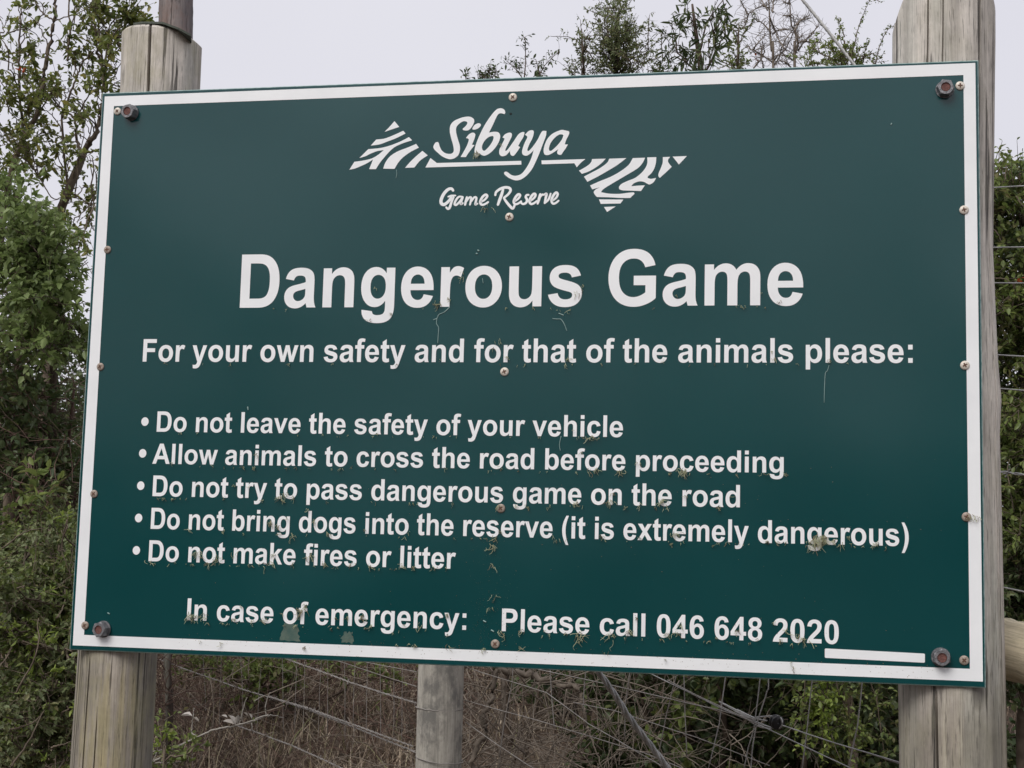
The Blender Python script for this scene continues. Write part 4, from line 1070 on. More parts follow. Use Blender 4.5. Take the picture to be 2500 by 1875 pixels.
# ---- stay cables
def cable(name, P, r, label, strands=3, pitch=.11):
    root = empty(name, (0, 0, 0), label=label, category='cable')
    seg = np.linalg.norm(np.diff(P, axis=0), axis=1); s = np.concatenate([[0], np.cumsum(seg)])
    n = int(s[-1] / .008); ss = np.linspace(0, s[-1], n)
    Q = np.stack([np.interp(ss, s, P[:, k]) for k in range(3)], 1)
    Tn = np.gradient(Q, axis=0); Tn /= np.linalg.norm(Tn, axis=1)[:, None]
    U = np.cross(Tn, [0, 1, 0]); U /= np.linalg.norm(U, axis=1)[:, None]; W_ = np.cross(Tn, U)
    for k in range(strands):
        a = ss * 2 * math.pi / pitch + 2 * math.pi * k / strands
        t = Tubes(7); t.add(Q + (U * np.cos(a)[:, None] + W_ * np.sin(a)[:, None]) * r * .98, r)
        link('cable_strand', t.mesh('cable_strand'), MAT['wire'], root)
    return root
gp = at(1720, 2010, .75)
cable('stay_cable', bez([at(470, 330, .19), at(1000, 1010, .45), at(1455, 1632, .62), at(1535, 1750, .65), at(1632, 1878, .69), at(1800, 2110, .76)], 8), .0041,
      'thick twisted galvanised cable running down to the right below the sign')
cable('guy_wire', bez([at(1500, -560, .32), at(1958, -2, .24), at(2083, 155, .22), at(2290, 420, .18)], 8), .0019,
      'twisted guy wire crossing the sky above the sign beside the right post', pitch=.04)

# ---- tan rail behind the right post
rail = Tubes(40)
ra, rb = at(2400, 1568, .32), fpt(2765, 1668, .05)
rad = 72 * ((ra - CAM) @ FWD) / FPX
pts = np.linspace(ra, rb, 20)
rr = np.full(20, rad) * (1 + .01 * rng.normal(size=20)); rr[0] *= .86; rr[1] *= .97
ro = rail
# local Z runs along the rail so that the grain follows it
Lr = np.linalg.norm(rb - ra)
loc = np.stack([rng.normal(size=20) * .001, rng.normal(size=20) * .001, np.linspace(0, Lr, 20)], 1)
rail.add(loc, rr)
r_o = link('wooden_rail', rail.mesh('wooden_rail'), MAT['rail'], None, label='round tan wooden rail behind the right post', category='rail')
r_o.location = tuple(ra); r_o.rotation_mode = 'QUATERNION'; r_o.rotation_quaternion = Vector(rb - ra).to_track_quat('Z', 'Y')
# dark stake in the brush left
t = Tubes(10)
s0, s1 = at(408, 1590, 2.3), at(400, 1775, 2.3)
s1[2] = float(ground_z(s1[0], s1[1])) - .03
t.add(wander(s1, s0, 12, .02), np.linspace(.016, .013, 12))
link('stake', t.mesh('stake'), MAT['stake'], None, label='thin dark stake in the brush beside the left post', category='stake')

# ================================================================== PLANTS
class Plant:
    def __init__(s, name, label, category, bark, leafmat, group=None, sides=5):
        s.root = empty(name, (0, 0, 0), label=label, category=category)
        if group: s.root['group'] = group
        s.t = Tubes(sides); s.lv = {}; s.bark, s.leafmat = bark, leafmat; s.nodes = []
    def limb(s, pts, r0, r1, n=7):
        """pts: (photo x, photo y, distance behind the board)"""
        P = bez([at(*p) for p in pts], n)
        w_ = rng.normal(size=P.shape) * min(r0, .012) * .35
        P = P + w_
        s.t.add(P, np.linspace(r0, r1, len(P)))
        s.nodes += list(P)
    def root_limb(s, pts, r0, r1):
        """a limb whose first point is carried down to the ground"""
        p = at(*pts[0]); g_ = np.array([p[0], p[1] + .05, float(ground_z(p[0], p[1])) - .05])
        P = np.vstack([wander(g_, p, 8, .05)[:-1], bez([at(*q) for q in pts], 7) if len(pts) > 1 else p[None]])
        s.t.add(P, np.linspace(r0, r1, len(P))); s.nodes += list(P)
    def leaves(s, mat=None):
        m = mat or s.leafmat
        if m not in s.lv: s.lv[m] = Leaves()
        return s.lv[m]
    def twig(s, p0, d, L, leaf, per, r=.0016, mat=None, spread=.9, bare=.2, curl=.25, droop=0.0):
        n = 6
        d = d / np.linalg.norm(d)
        pts = [p0]; dd = d.copy()
        for k in range(n - 1):
            dd = dd + rng.normal(size=3) * curl * .5 + np.array([0, 0, -droop * .3]); dd /= np.linalg.norm(dd)
            pts.append(pts[-1] + dd * L / (n - 1))
        P = np.array(pts)
        s.t.add(P, np.linspace(r, r * .45, n), 3)
        if per <= 0: return P
        u = np.sort(rng.uniform(bare, 1.0, per)); u[-1] = 1
        f = u * (n - 1)
        pos = np.stack([np.interp(f, np.arange(n), P[:, k]) for k in range(3)], 1)
        ax = dd[None] * .7 + rng.normal(size=(per, 3)) * spread
        ll = leaf[0] * rng.uniform(.6, 1.2, per) * (1 - .3 * (u > .97))
        s.leaves(mat).add(pos, ax, ll, ll * leaf[1], droop=.12)
        return P
    def clump(s, px, py, rx, ry, Y, dy, n, leaf=(.032, .5), per=11, tl=(.07, .18), up=.45, mat=None, connect=True, spread=.8, r=.0016, droop=0.0):
        c = at(px, py, Y); dep = (c - CAM) @ FWD
        R3 = np.array([rx * dep / FPX, dy, ry * dep / FPX])
        hubs = [c]
        if connect and s.nodes:
            N = np.array(s.nodes); D = np.linalg.norm(N - c - np.array([0, 0, -.1]), axis=1)
            q = N[np.argmin(D)]
            P = wander(q, c, 9, .12)
            s.t.add(P, np.linspace(max(.0028, min(.008, .01 * np.linalg.norm(q - c) + .002)), .0022, len(P)), 4)
            hubs = list(P[4:])
        m = max(2, n // 9)
        subs = []
        for k in range(m):
            v = rng.normal(size=3); v /= np.linalg.norm(v); v *= rng.uniform(.25, .8) ** .6
            e = c + v * R3
            h = hubs[rng.integers(len(hubs))]
            P = wander(h, e, 6, .12); s.t.add(P, np.linspace(.0026, .0015, 6), 3)
            subs += list(P[2:])
        for k in range(n):
            v = rng.normal(size=3); v /= np.linalg.norm(v)
            b0 = subs[rng.integers(len(subs))] + v * R3 * .18
            d = v * .8 + np.array([0, 0, up]) + (b0 - c) / (np.linalg.norm(R3) + 1e-6) * .7
            s.twig(b0, d, rng.uniform(*tl), leaf, max(1, int(per * rng.uniform(.6, 1.3))), r, mat, spread, droop=droop)
    def finish(s, trunk='trunk', crown='crown'):
        if s.t.v: link(trunk, s.t.mesh(trunk), MAT[s.bark], s.root)
        for m, l in s.lv.items():
            if l.count:
                nm = crown if m == s.leafmat else 'fresh_growth' if m == 'leaf_new' else 'leaf_cluster'
                link(nm, l.mesh(nm), MAT[m], s.root, kind='stuff')

# ---- tall open tree at the left edge
tr1 = Plant('tree', 'tall open olive-leaved tree left of the sign, sky showing through its branches', 'tree', 'bark', 'leaf_tree')
tr1.root_limb([(95, 1250, 3.0), (115, 900, 3.0), (140, 560, 2.95), (165, 470, 2.9), (190, 410, 2.9), (204, 372, 2.9)], .026, .017)
tr1.limb([(204, 372, 2.9), (232, 325, 2.85), (250, 270, 2.85), (256, 215, 2.85), (247, 160, 2.85), (236, 110, 2.85), (229, 40, 2.85), (227, -40, 2.85)], .013, .0045)
tr1.limb([(200, 372, 2.9), (188, 345, 2.95), (185, 310, 2.95), (178, 285, 3.0), (150, 262, 3.0)], .008, .004)
tr1.limb([(150, 290, 2.8), (165, 245, 2.8), (186, 190, 2.8), (200, 155, 2.8), (230, 125, 2.8)], .0055, .0035)
tr1.limb([(165, 470, 2.9), (150, 290, 2.8)], .006, .005)
tr1.limb([(250, 225, 2.8), (256, 160, 2.8), (262, 115, 2.8), (262, 90, 2.75)], .0055, .004)
tr1.limb([(248, 180, 2.8), (247, 120, 2.8), (240, 60, 2.8), (233, -20, 2.8)], .005, .003)
tr1.root_limb([(20, 1150, 2.9), (-10, 800, 2.9), (5, 560, 2.85), (25, 430, 2.8), (60, 330, 2.8), (88, 285, 2.8), (98, 240, 2.8)], .018, .0105)
tr1.limb([(98, 240, 2.8), (106, 190, 2.8), (118, 130, 2.8), (131, 60, 2.8), (134, 0, 2.8), (137, -60, 2.8)], .011, .007)
tr1.limb([(134, 50, 2.8), (112, 38, 2.8), (98, 25, 2.8), (85, 0, 2.8), (80, -30, 2.8)], .004, .002)
tr1.limb([(134, 50, 2.8), (160, 42, 2.8), (185, 35, 2.8), (215, 18, 2.8)], .003, .002)
tr1.limb([(168, 115, 2.8), (172, 70, 2.8), (168, 30, 2.8), (168, -30, 2.8)], .005, .003)
tr1.limb([(170, 85, 2.8), (178, 50, 2.8), (185, 10, 2.8)], .003, .002); tr1.limb([(165, 150, 2.8), (168, 115, 2.8)], .005, .005)
tr1.limb([(60, 330, 2.8), (48, 240, 2.8), (47, 140, 2.8), (50, 70, 2.8), (52, 20, 2.8)], .007, .003)
tr1.limb([(48, 160, 2.8), (20, 120, 2.8), (0, 90, 2.8)], .0035, .002); tr1.limb([(50, 90, 2.8), (75, 70, 2.8), (92, 55, 2.8)], .002, .0012)
tr1.limb([(88, 285, 2.8), (120, 235, 2.75), (150, 185, 2.75)], .004, .002)
tr1.limb([(204, 372, 2.9), (225, 370, 2.9), (250, 360, 2.9)], .007, .004)
tr1.limb([(95, 430, 2.7), (130, 485, 2.7), (165, 478, 2.75), (230, 500, 2.75)], .003, .0015)
TC = [(45, 8, 36, 22, 12), (15, 50, 18, 22, 7), (12, 110, 20, 25, 8), (52, 60, 10, 10, 4), (92, 52, 14, 10, 5), (62, 65, 8, 12, 3), (30, 155, 34, 24, 14), (75, 128, 34, 20, 14), (15, 200, 26, 30, 12), (55, 190, 30, 25, 12),
      (90, 205, 42, 24, 22), (140, 195, 22, 14, 9), (60, 240, 50, 28, 26), (118, 232, 26, 16, 10), (20, 262, 34, 34, 20), (62, 290, 40, 26, 18), (18, 330, 34, 40, 22), (65, 350, 46, 36, 26), (105, 320, 26, 22, 10), (28, 405, 44, 36, 26),
      (85, 395, 40, 24, 18), (120, 350, 20, 18, 6), (105, 12, 16, 10, 4), (195, 12, 40, 22, 20), (232, 20, 34, 28, 18), (160, 60, 14, 18, 5), (172, 120, 26, 26, 18), (185, 140, 20, 12, 8), (225, 60, 22, 30, 12), (250, 70, 28, 36, 18),
      (215, 90, 14, 22, 7), (275, 30, 30, 34, 18), (312, 20, 34, 28, 20), (345, 25, 30, 34, 20), (330, 62, 36, 24, 18), (365, 55, 20, 24, 9), (290, 75, 24, 20, 10), (240, 120, 20, 14, 6), (262, 108, 18, 12, 6), (290, 100, 10, 20, 4), (297, 150, 14, 30, 8),
      (262, 190, 32, 30, 18), (235, 170, 14, 14, 4), (285, 200, 22, 30, 12), (250, 235, 26, 20, 10), (160, 215, 10, 14, 3), (140, 245, 22, 20, 7), (128, 275, 16, 18, 5), (175, 235, 8, 10, 3), (200, 245, 12, 14, 4), (210, 280, 20, 20, 8), (225, 300, 18, 26, 8),
      (150, 345, 16, 20, 5), (165, 385, 20, 18, 6), (140, 405, 16, 12, 4), (185, 400, 14, 18, 4), (225, 385, 18, 22, 7), (235, 425, 10, 24, 5), (195, 330, 12, 14, 3), (205, 455, 18, 16, 5), (190, 500, 30, 14, 10), (225, 500, 14, 24, 7),
      (160, 490, 16, 10, 4), (180, 540, 26, 16, 8), (210, 560, 16, 20, 6), (195, 600, 18, 22, 8), (215, 640, 10, 20, 4), (165, 640, 22, 24, 8), (195, 690, 12, 24, 4), (205, 735, 14, 12, 3)]
for (x, y, rx, ry, n) in TC:
    tr1.clump(x, y, rx, ry, 2.8 + rng.normal() * .12, .16, max(2, int(n * (.80 if y < 250 else .95))), leaf=(.033, .52), per=8, tl=(.04, .11))
tr1.clump(61, 182, 7, 9, 2.6, .02, 2, leaf=(.026, .35), per=4, mat='leaf_red', tl=(.02, .03), connect=False)
tr1.finish()

# ---- dense dusty-leaved mass hanging in front of it
b2 = Plant('bush', 'dense dusty green broad-leaved bush hanging at the left edge, below the open tree crown', 'bush', 'bark_dark', 'leaf_big')
b2.root_limb([(40, 1150, 2.3), (50, 850, 2.3), (60, 650, 2.2), (40, 480, 2.2)], .03, .008)
b2.root_limb([(120, 1150, 2.4), (130, 900, 2.3), (120, 700, 2.2), (130, 590, 2.2)], .022, .007)
for (x, y, rx, ry, n) in [(10, 455, 30, 30, 14), (35, 500, 50, 40, 30), (60, 560, 55, 45, 36), (20, 590, 60, 50, 34), (110, 570, 50, 36, 26), (100, 620, 60, 45, 36), (40, 670, 70, 55, 44), (120, 680, 55, 50, 34), (150, 640, 30, 30, 12),
                          (80, 740, 80, 50, 44), (150, 740, 40, 45, 22), (20, 760, 50, 50, 28), (100, 800, 70, 40, 36), (165, 790, 36, 36, 16), (30, 830, 60, 40, 30), (120, 850, 60, 36, 26), (185, 830, 16, 26, 7)]:
    b2.clump(x, y, rx, ry, 2.05 + rng.normal() * .14, .26, int(n * 1.45), leaf=(.034, .58), per=11, tl=(.06, .16), up=.2, spread=.9)
for (x, y) in [(140, 745), (155, 770), (105, 755), (60, 790), (30, 800), (170, 790), (90, 560), (75, 600), (120, 735)]:
    b2.clump(x, y, 14, 12, 1.85, .05, 2, leaf=(.062, .75), per=3, tl=(.04, .07), up=0, spread=1.2)
b2.finish()

# ---- dark tangle under it and the small-leaved shrub at bottom left
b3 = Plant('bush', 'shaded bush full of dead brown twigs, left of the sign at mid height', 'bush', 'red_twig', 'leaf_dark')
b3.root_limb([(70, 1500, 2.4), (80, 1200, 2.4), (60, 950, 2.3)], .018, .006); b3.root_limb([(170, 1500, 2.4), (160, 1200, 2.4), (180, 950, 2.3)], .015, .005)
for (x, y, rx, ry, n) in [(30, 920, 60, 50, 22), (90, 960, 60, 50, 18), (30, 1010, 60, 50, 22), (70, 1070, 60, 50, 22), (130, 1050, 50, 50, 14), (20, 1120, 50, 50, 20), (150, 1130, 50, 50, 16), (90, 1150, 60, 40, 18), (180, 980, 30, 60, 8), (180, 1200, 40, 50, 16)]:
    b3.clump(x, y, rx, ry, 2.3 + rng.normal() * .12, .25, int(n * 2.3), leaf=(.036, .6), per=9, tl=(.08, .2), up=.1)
for k in range(190):
    p = at(rng.uniform(-60, 215), rng.uniform(830, 1250), rng.uniform(1.9, 2.6))
    b3.twig(p, rng.normal(size=3) * np.array([1, .6, .9]), rng.uniform(.15, .5), (.02, .5), 0, rng.uniform(.001, .0024), curl=.55)
for (x, y) in [(30, 1190), (60, 1215), (95, 1200), (118, 1225), (85, 1165), (45, 1230)]:
    b3.clump(x, y, 20, 16, 1.7, .05, 3, leaf=(.05, .5), per=6, tl=(.05, .1), mat='leaf_shrub')
b3.finish()

b4 = Plant('shrub', 'low small-leaved shrub with yellow green tips, bottom left in front of the left post', 'shrub', 'bark', 'leaf_shrub')
for bx in (-20, 60, 140, 210): b4.root_limb([(bx, 1950, 1.6), (bx + 10, 1700, 1.6), (bx - 10, 1480, 1.6), (bx + 5, 1330, 1.6)], .014, .004)
for k in range(140):
    x, y = rng.uniform(-60, 235), rng.uniform(1265, 1900)
    if x > 150 and y < 1330: continue
    b4.clump(x, y, 46, 42, 1.5 + (y < 1400) * .25 + rng.normal() * .12, .12, 21, leaf=(.0225, .52), per=12, tl=(.05, .13), up=.35, r=.0012, mat='leaf_grey' if rng.random() < .45 else None)
for (x, y, n) in [(30, 1525, 7), (22, 1545, 5), (55, 1565, 9), (80, 1558, 8), (100, 1572, 6), (175, 1590, 5), (172, 1615, 6), (168, 1640, 6), (98, 1645, 4), (65, 1655, 3), (25, 1780, 5), (30, 1795, 3), (140, 1660, 2), (168, 1732, 3), (60, 1430, 3), (165, 1285, 4), (110, 1870, 3), (185, 1905, 4)]:
    b4.clump(x, y, 13, 12, 1.22, .04, max(1, n // 2), leaf=(.025, .42), per=8, tl=(.03, .07), up=.9, mat='leaf_new', r=.001, spread=.6)
for k in range(70):
    p = at(rng.uniform(-40, 215), rng.uniform(1290, 1890), rng.uniform(1.15, 1.45))
    b4.twig(p, rng.normal(size=3) * np.array([1, .4, 1]) + np.array([0, 0, .5]), rng.uniform(.06, .2), (.02, .5), 0, rng.uniform(.0008, .0016), curl=.45)
for p in ([(40, 1690, 1.15), (90, 1590, 1.15), (93, 1510, 1.2)], [(30, 1870, 1.1), (75, 1800, 1.15), (105, 1740, 1.2)], [(30, 1780, 1.2), (80, 1765, 1.2), (108, 1735, 1.2)], [(125, 1825, 1.15), (150, 1818, 1.15), (178, 1810, 1.2)], [(140, 1510, 1.3), (155, 1480, 1.35), (160, 1440, 1.4)], [(-10, 1640, 1.2), (20, 1600, 1.25), (30, 1580, 1.25)], [(5, 1340, 1.5), (60, 1300, 1.5), (110, 1290, 1.55)], [(165, 1270, 1.4), (150, 1330, 1.45), (170, 1400, 1.45)]):
    b4.limb(p, .0032, .0016)
b4.finish()

# ---- above the sign: brush standing behind
b5 = Plant('bush', 'dense fine-leaved bush rising above the top edge of the sign', 'bush', 'bark_dark', 'leaf_grey')
b5.root_limb([(1500, 900, 3.6), (1500, 400, 3.6), (1505, 100, 3.6), (1512, 20, 3.6)], .03, .004)
b5.root_limb([(1440, 900, 3.5), (1430, 400, 3.5), (1425, 180, 3.5), (1420, 70, 3.5)], .015, .002)
for (x, y, rx, ry, n) in [(1505, 45, 34, 24, 22), (1485, 80, 46, 30, 34), (1530, 80, 38, 34, 30), (1470, 125, 50, 36, 36), (1520, 130, 56, 36, 46), (1560, 150, 34, 28, 20), (1500, 175, 80, 30, 50), (1420, 170, 34, 22, 14), (1600, 170, 26, 24, 12), (1430, 125, 14, 26, 6), (1400, 180, 20, 12, 6), (1525, 20, 16, 14, 6), (1440, 90, 12, 14, 4), (1585, 120, 10, 30, 5)]:
    b5.clump(x, y, rx, ry, 3.55 + rng.normal() * .08, .12, int(n * 1.5), leaf=(.0195, .42), per=11, tl=(.05, .13), up=.7)
for pts in ([(1485, 95), (1482, 50), (1484, 0)], [(1455, 150), (1420, 110), (1395, 92), (1345, 88)], [(1420, 190), (1420, 120), (1418, 50)], [(1582, 120), (1583, 70), (1586, 35)], [(1618, 150), (1615, 100), (1618, 70)], [(1500, 20), (1460, 20), (1452, 25)]):
    b5.limb([(x, y, 3.55) for x, y in pts], .003, .0012)
    P = bez([at(x, y, 3.55) for x, y in pts], 5)
    for q in P[3:]: b5.twig(q, rng.normal(size=3) + np.array([0, 0, .6]), .035, (.018, .4), 3, .0009)
b5.finish()

b6 = Plant('sapling', 'small sparse thorny sprigs poking above the sign edge near its middle', 'sapling', 'bark_dark', 'leaf_dark')
for pts in ([(1280, 500), (1278, 250), (1280, 190), (1283, 150), (1282, 90)], [(1275, 190), (1255, 165), (1240, 152)], [(1300, 500), (1320, 220), (1318, 185), (1308, 145)], [(1316, 185), (1330, 160), (1365, 125)], [(1200, 500), (1185, 220), (1182, 190), (1165, 182)], [(1190, 195), (1205, 185), (1212, 172)], [(1140, 230), (1138, 195), (1134, 182)], [(1180, 190), (1192, 178), (1196, 168)]):
    P3 = [(x, y, 3.3) for x, y in pts]
    if pts[0][1] == 500: b6.root_limb(P3, .006, .0015)
    else: b6.limb(P3, .0025, .0012)
    P = bez([at(*q) for q in P3[-3:]], 7)
    for q in P[2:]:
        for _ in range(2): b6.twig(q, rng.normal(size=3) + np.array([0, 0, .4]), rng.uniform(.02, .05), (.026, .38), int(rng.integers(1, 4)), .001)
b6.finish('stem', 'leaf_cluster')

b7 = Plant('tree', 'small tree with long narrow dark leaves above the sign, right of the dense bush', 'tree', 'bark_dark', 'leaf_dark')
b7.root_limb([(1690, 900, 3.4), (1700, 400, 3.4), (1712, 200, 3.4), (1700, 90, 3.4), (1690, 10, 3.4)], .03, .005)
b7.limb([(1712, 200, 3.4), (1755, 110, 3.4), (1800, 60, 3.4)], .006, .002); b7.limb([(1705, 180, 3.4), (1650, 120, 3.4), (1640, 50, 3.4)], .005, .002); b7.limb([(1705, 150, 3.4), (1725, 60, 3.4), (1765, 0, 3.4)], .005, .002)
for (x, y, rx, ry, n) in [(1635, 60, 26, 24, 7), (1650, 110, 30, 24, 9), (1630, 150, 26, 24, 9), (1680, 30, 28, 26, 8), (1700, 70, 34, 30, 12), (1690, 130, 36, 30, 14), (1665, 175, 40, 20, 12), (1740, 25, 30, 28, 10), (1760, 45, 26, 30, 9), (1735, 100, 34, 28, 11), (1740, 150, 34, 26, 12), (1715, 180, 30, 14, 8), (1765, 0, 28, 14, 5)]:
    b7.clump(x, y, rx, ry, 3.35 + rng.normal() * .07, .1, max(2, int(n * .62)), leaf=(.052, .22), per=8, tl=(.06, .12), up=.2, spread=.8)
b7.finish()
b7b = Plant('bush', 'light green narrow bush tip above the sign, left of the bare thorn tree', 'bush', 'bark', 'leaf_shrub')
b7b.root_limb([(1800, 900, 3.2), (1800, 400, 3.2), (1802, 130, 3.2), (1804, 60, 3.2)], .014, .002)
for (x, y, rx, ry, n) in [(1800, 140, 22, 26, 14), (1785, 160, 26, 20, 14), (1812, 165, 18, 16, 9), (1803, 100, 12, 16, 5), (1795, 75, 12, 10, 4), (1830, 62, 10, 10, 3)]:
    b7b.clump(x, y, rx, ry, 3.2, .06, n, leaf=(.018, .45), per=10, tl=(.03, .08), up=.6)
b7b.finish('stem')

b8 = Plant('tree', 'bare grey thorn tree, leafless twigs against the sky above the sign', 'tree', 'dead', 'leaf_red', sides=5)
def bare(pl_, p0, d, L, r, depth, side=0):
    n = 7; P = [p0]; dd = d / np.linalg.norm(d); q = p0
    for k in range(n - 1):
        dd = dd + rng.normal(size=3) * .16; dd[2] += .02; dd /= np.linalg.norm(dd)
        q = q + dd * L / (n - 1); P.append(q)
    pl_.t.add(P, np.linspace(r, max(.0008, r * .5), n), 4)
    if depth == 0: return
    m = 4 if depth > 1 else 3
    for k in range(m):
        i = rng.integers(1, n); v = rng.normal(size=3); v -= dd * (v @ dd); v /= np.linalg.norm(v)
        bare(pl_, P[i], dd * .75 + v * .8 + np.array([0, 0, .15]), L * rng.uniform(.35, .6), r * .5, depth - 1)
for line in ([(1890, 900), (1888, 165), (1884, 125), (1880, 79), (1879, 45), (1877, 0), (1876, -30)], [(1945, 900), (1940, 163), (1942, 130), (1948, 104), (1940, 70), (1932, 60), (1928, 0), (1928, -30)]):
    P3 = [(x, y, 3.2) for x, y in line]
    b8.root_limb(P3, .0075, .0022)
for pts in ([(1888, 155), (1870, 140), (1838, 123), (1825, 113)], [(1838, 122), (1850, 105), (1870, 83)], [(1888, 150), (1900, 135), (1918, 120), (1935, 85)], [(1882, 80), (1860, 55), (1848, 52)], [(1880, 45), (1892, 75), (1905, 105), (1918, 120), (1940, 132)], [(1885, 82), (1905, 72), (1925, 72)],
            [(1879, 20), (1862, 15), (1845, 22), (1826, 35)], [(1826, 35), (1815, 15), (1808, 0)], [(1826, 35), (1822, 52), (1815, 70)], [(1890, 160), (1902, 140), (1915, 100), (1938, 70)], [(1948, 104), (1965, 100), (1985, 104), (2005, 103)], [(1948, 125), (1965, 100), (1985, 80), (2000, 58)], [(1942, 62), (1955, 50), (1975, 45)], [(1938, 75), (1958, 48), (1977, 38)],
            [(1930, 35), (1925, 38), (1912, 38)], [(1929, 10), (1920, 7), (1912, 7)], [(1945, 100), (1940, 75), (1938, 40)], [(1940, 150), (1925, 140), (1908, 135)], [(1875, 25), (1862, 5), (1858, -10)], [(1886, 30), (1888, 10), (1889, -5)], [(1840, 165), (1865, 130), (1862, 100)], [(1865, 165), (1858, 140), (1862, 110)], [(1932, 165), (1918, 152), (1905, 148)]):
    b8.limb([(x, y, 3.2 + rng.normal() * .05) for x, y in pts], .0038, .0017)
    P = bez([at(x, y, 3.2) for x, y in pts], 5)
    for q in P[1::1]:
        for _ in range(2):
            v = rng.normal(size=3); b8.twig(q, v * np.array([1, .6, 1]) + np.array([0, 0, .3]), rng.uniform(.02, .07), (.02, .4), 0, .0013, curl=.5)
for k in range(14):
    q = at(rng.uniform(1820, 1960), rng.uniform(60, 150), 3.2); bare(b8, q, rng.normal(size=3) + np.array([0, 0, .8]), .12, .0016, 1)
b8.twig(at(1845, 158, 3.2), np.array([0, 0, 1.0]), .04, (.02, .6), 3, .001, mat='leaf_red')
b8.finish('trunk', 'leaf_cluster')

b9 = Plant('shrub', 'olive green shrub with long upright sprays, above the sign under the guy wire', 'shrub', 'bark', 'leaf_shrub')
b9.root_limb([(2060, 900, 2.6), (2055, 400, 2.6), (2060, 170, 2.6), (2062, 100, 2.6)], .02, .003)
for (x, y, rx, ry, n) in [(1975, 150, 18, 22, 10), (2000, 125, 20, 18, 8), (2020, 112, 16, 16, 6), (2015, 155, 34, 14, 16), (2060, 110, 14, 28, 10), (2055, 150, 34, 22, 22), (2085, 150, 28, 20, 16), (2075, 120, 16, 24, 8), (2110, 140, 14, 10, 4), (2140, 150, 8, 10, 3)]:
    b9.clump(x, y, rx, ry, 2.6 + rng.normal() * .06, .08, int(n * 1.2), leaf=(.0155, .48), per=11, tl=(.03, .08), up=.6)
for pts in ([(2075, 150), (2088, 100), (2098, 60), (2112, 25), (2128, -10)], [(2062, 90), (2055, 70), (2048, 52), (2041, 42)], [(2138, 155), (2145, 120), (2155, 95), (2168, 72), (2182, 62)], [(2100, 145), (2120, 132), (2140, 132)], [(1990, 130), (1985, 110), (1998, 103)], [(2105, -10), (2125, -8), (2150, 5)]):
    P3 = [(x, y, 2.55) for x, y in pts]; b9.limb(P3, .0022, .0009)
    P = bez([at(*q) for q in P3], 9)
    for q in P[2:]:
        b9.twig(q, rng.normal(size=3) * .8 + np.array([0, 0, .35]), .012, (.0125, .5), 2, .0007, spread=.8)
b9.finish('stem')

# the lower bodies of those bushes, down to the ground behind the sign
low = Plant('bush', 'leafy scrub standing directly behind the sign, under the bush tops', 'bush', 'bark_dark', 'leaf_shrub')
for bx in (1250, 1450, 1650, 1900, 2080): low.root_limb([(bx, 1500, 3.5), (bx + 20, 1000, 3.5), (bx - 10, 600, 3.5), (bx + 10, 330, 3.5)], .02, .005)
for k in range(150):
    x = rng.uniform(1180, 2180); y = rng.uniform(270 if 1380 < x < 1780 else 330, 1400)
    low.clump(x, y, 75, 70, 3.5 + rng.normal() * .25, .3, 18, leaf=(.034, .5), per=9, tl=(.07, .17), up=.3, mat='leaf_dark' if k % 3 == 0 else None)
for k in range(70):
    low.clump(rng.uniform(240, 1150), rng.uniform(980, 1420), 80, 70, 4.6 + rng.normal() * .3, .3, 14, leaf=(.036, .5), per=8, tl=(.07, .17), up=.3, mat='leaf_dark', connect=False)
low.finish('stem')

# ---- right margin
b10 = Plant('bush', 'tall leafy green bush at the right edge behind the fence wires', 'bush', 'bark', 'leaf_shrub')
for bx in (2400, 2500, 2600): b10.root_limb([(bx, 1700, 2.0), (bx + 10, 1200, 2.0), (bx - 10, 800, 2.0), (bx, 560, 2.0)], .02, .004)
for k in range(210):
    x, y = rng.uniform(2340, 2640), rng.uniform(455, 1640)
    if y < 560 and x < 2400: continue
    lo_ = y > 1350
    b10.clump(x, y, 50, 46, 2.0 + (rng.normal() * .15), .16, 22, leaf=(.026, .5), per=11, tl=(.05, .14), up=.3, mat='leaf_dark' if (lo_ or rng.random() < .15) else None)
for (x, y, n) in [(2470, 430, 8), (2450, 440, 4), (2490, 420, 8), (2440, 470, 6), (2525, 430, 8), (2425, 400, 3), (2430, 480, 5)]:
    b10.clump(x, y, 16, 16, 1.9, .06, n, leaf=(.022, .45), per=8, tl=(.04, .1), up=.8)
for p in ([(2436, 440), (2438, 410), (2440, 370)], [(2455, 440), (2456, 410), (2458, 395)], [(2420, 555), (2435, 570), (2448, 600)], [(2430, 680), (2455, 682), (2480, 700)], [(2430, 770), (2460, 755), (2500, 740)], [(2475, 1250), (2460, 1160), (2465, 1120)], [(2480, 480), (2495, 500), (2520, 520)]):
    b10.limb([(x, y, 1.75) for x, y in p], .0024, .0011)
b10.clump(2479, 688, 5, 5, 1.7, .02, 1, leaf=(.025, .35), per=4, mat='leaf_red', tl=(.02, .03))
b10.finish('stem')

# ---- under the sign at the right: dark shrub and hanging sprays
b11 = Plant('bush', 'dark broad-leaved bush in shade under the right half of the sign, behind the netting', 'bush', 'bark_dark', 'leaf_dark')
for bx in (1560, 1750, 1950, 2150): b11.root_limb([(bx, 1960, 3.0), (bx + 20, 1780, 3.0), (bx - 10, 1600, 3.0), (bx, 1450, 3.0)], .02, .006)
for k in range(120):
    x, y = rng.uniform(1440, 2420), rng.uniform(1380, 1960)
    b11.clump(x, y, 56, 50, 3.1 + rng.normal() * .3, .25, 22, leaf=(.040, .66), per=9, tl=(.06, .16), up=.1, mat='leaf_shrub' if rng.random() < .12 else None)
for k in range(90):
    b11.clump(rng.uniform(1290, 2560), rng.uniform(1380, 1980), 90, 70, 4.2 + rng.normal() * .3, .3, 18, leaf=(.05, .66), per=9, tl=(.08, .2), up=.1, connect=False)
b11.finish('stem')
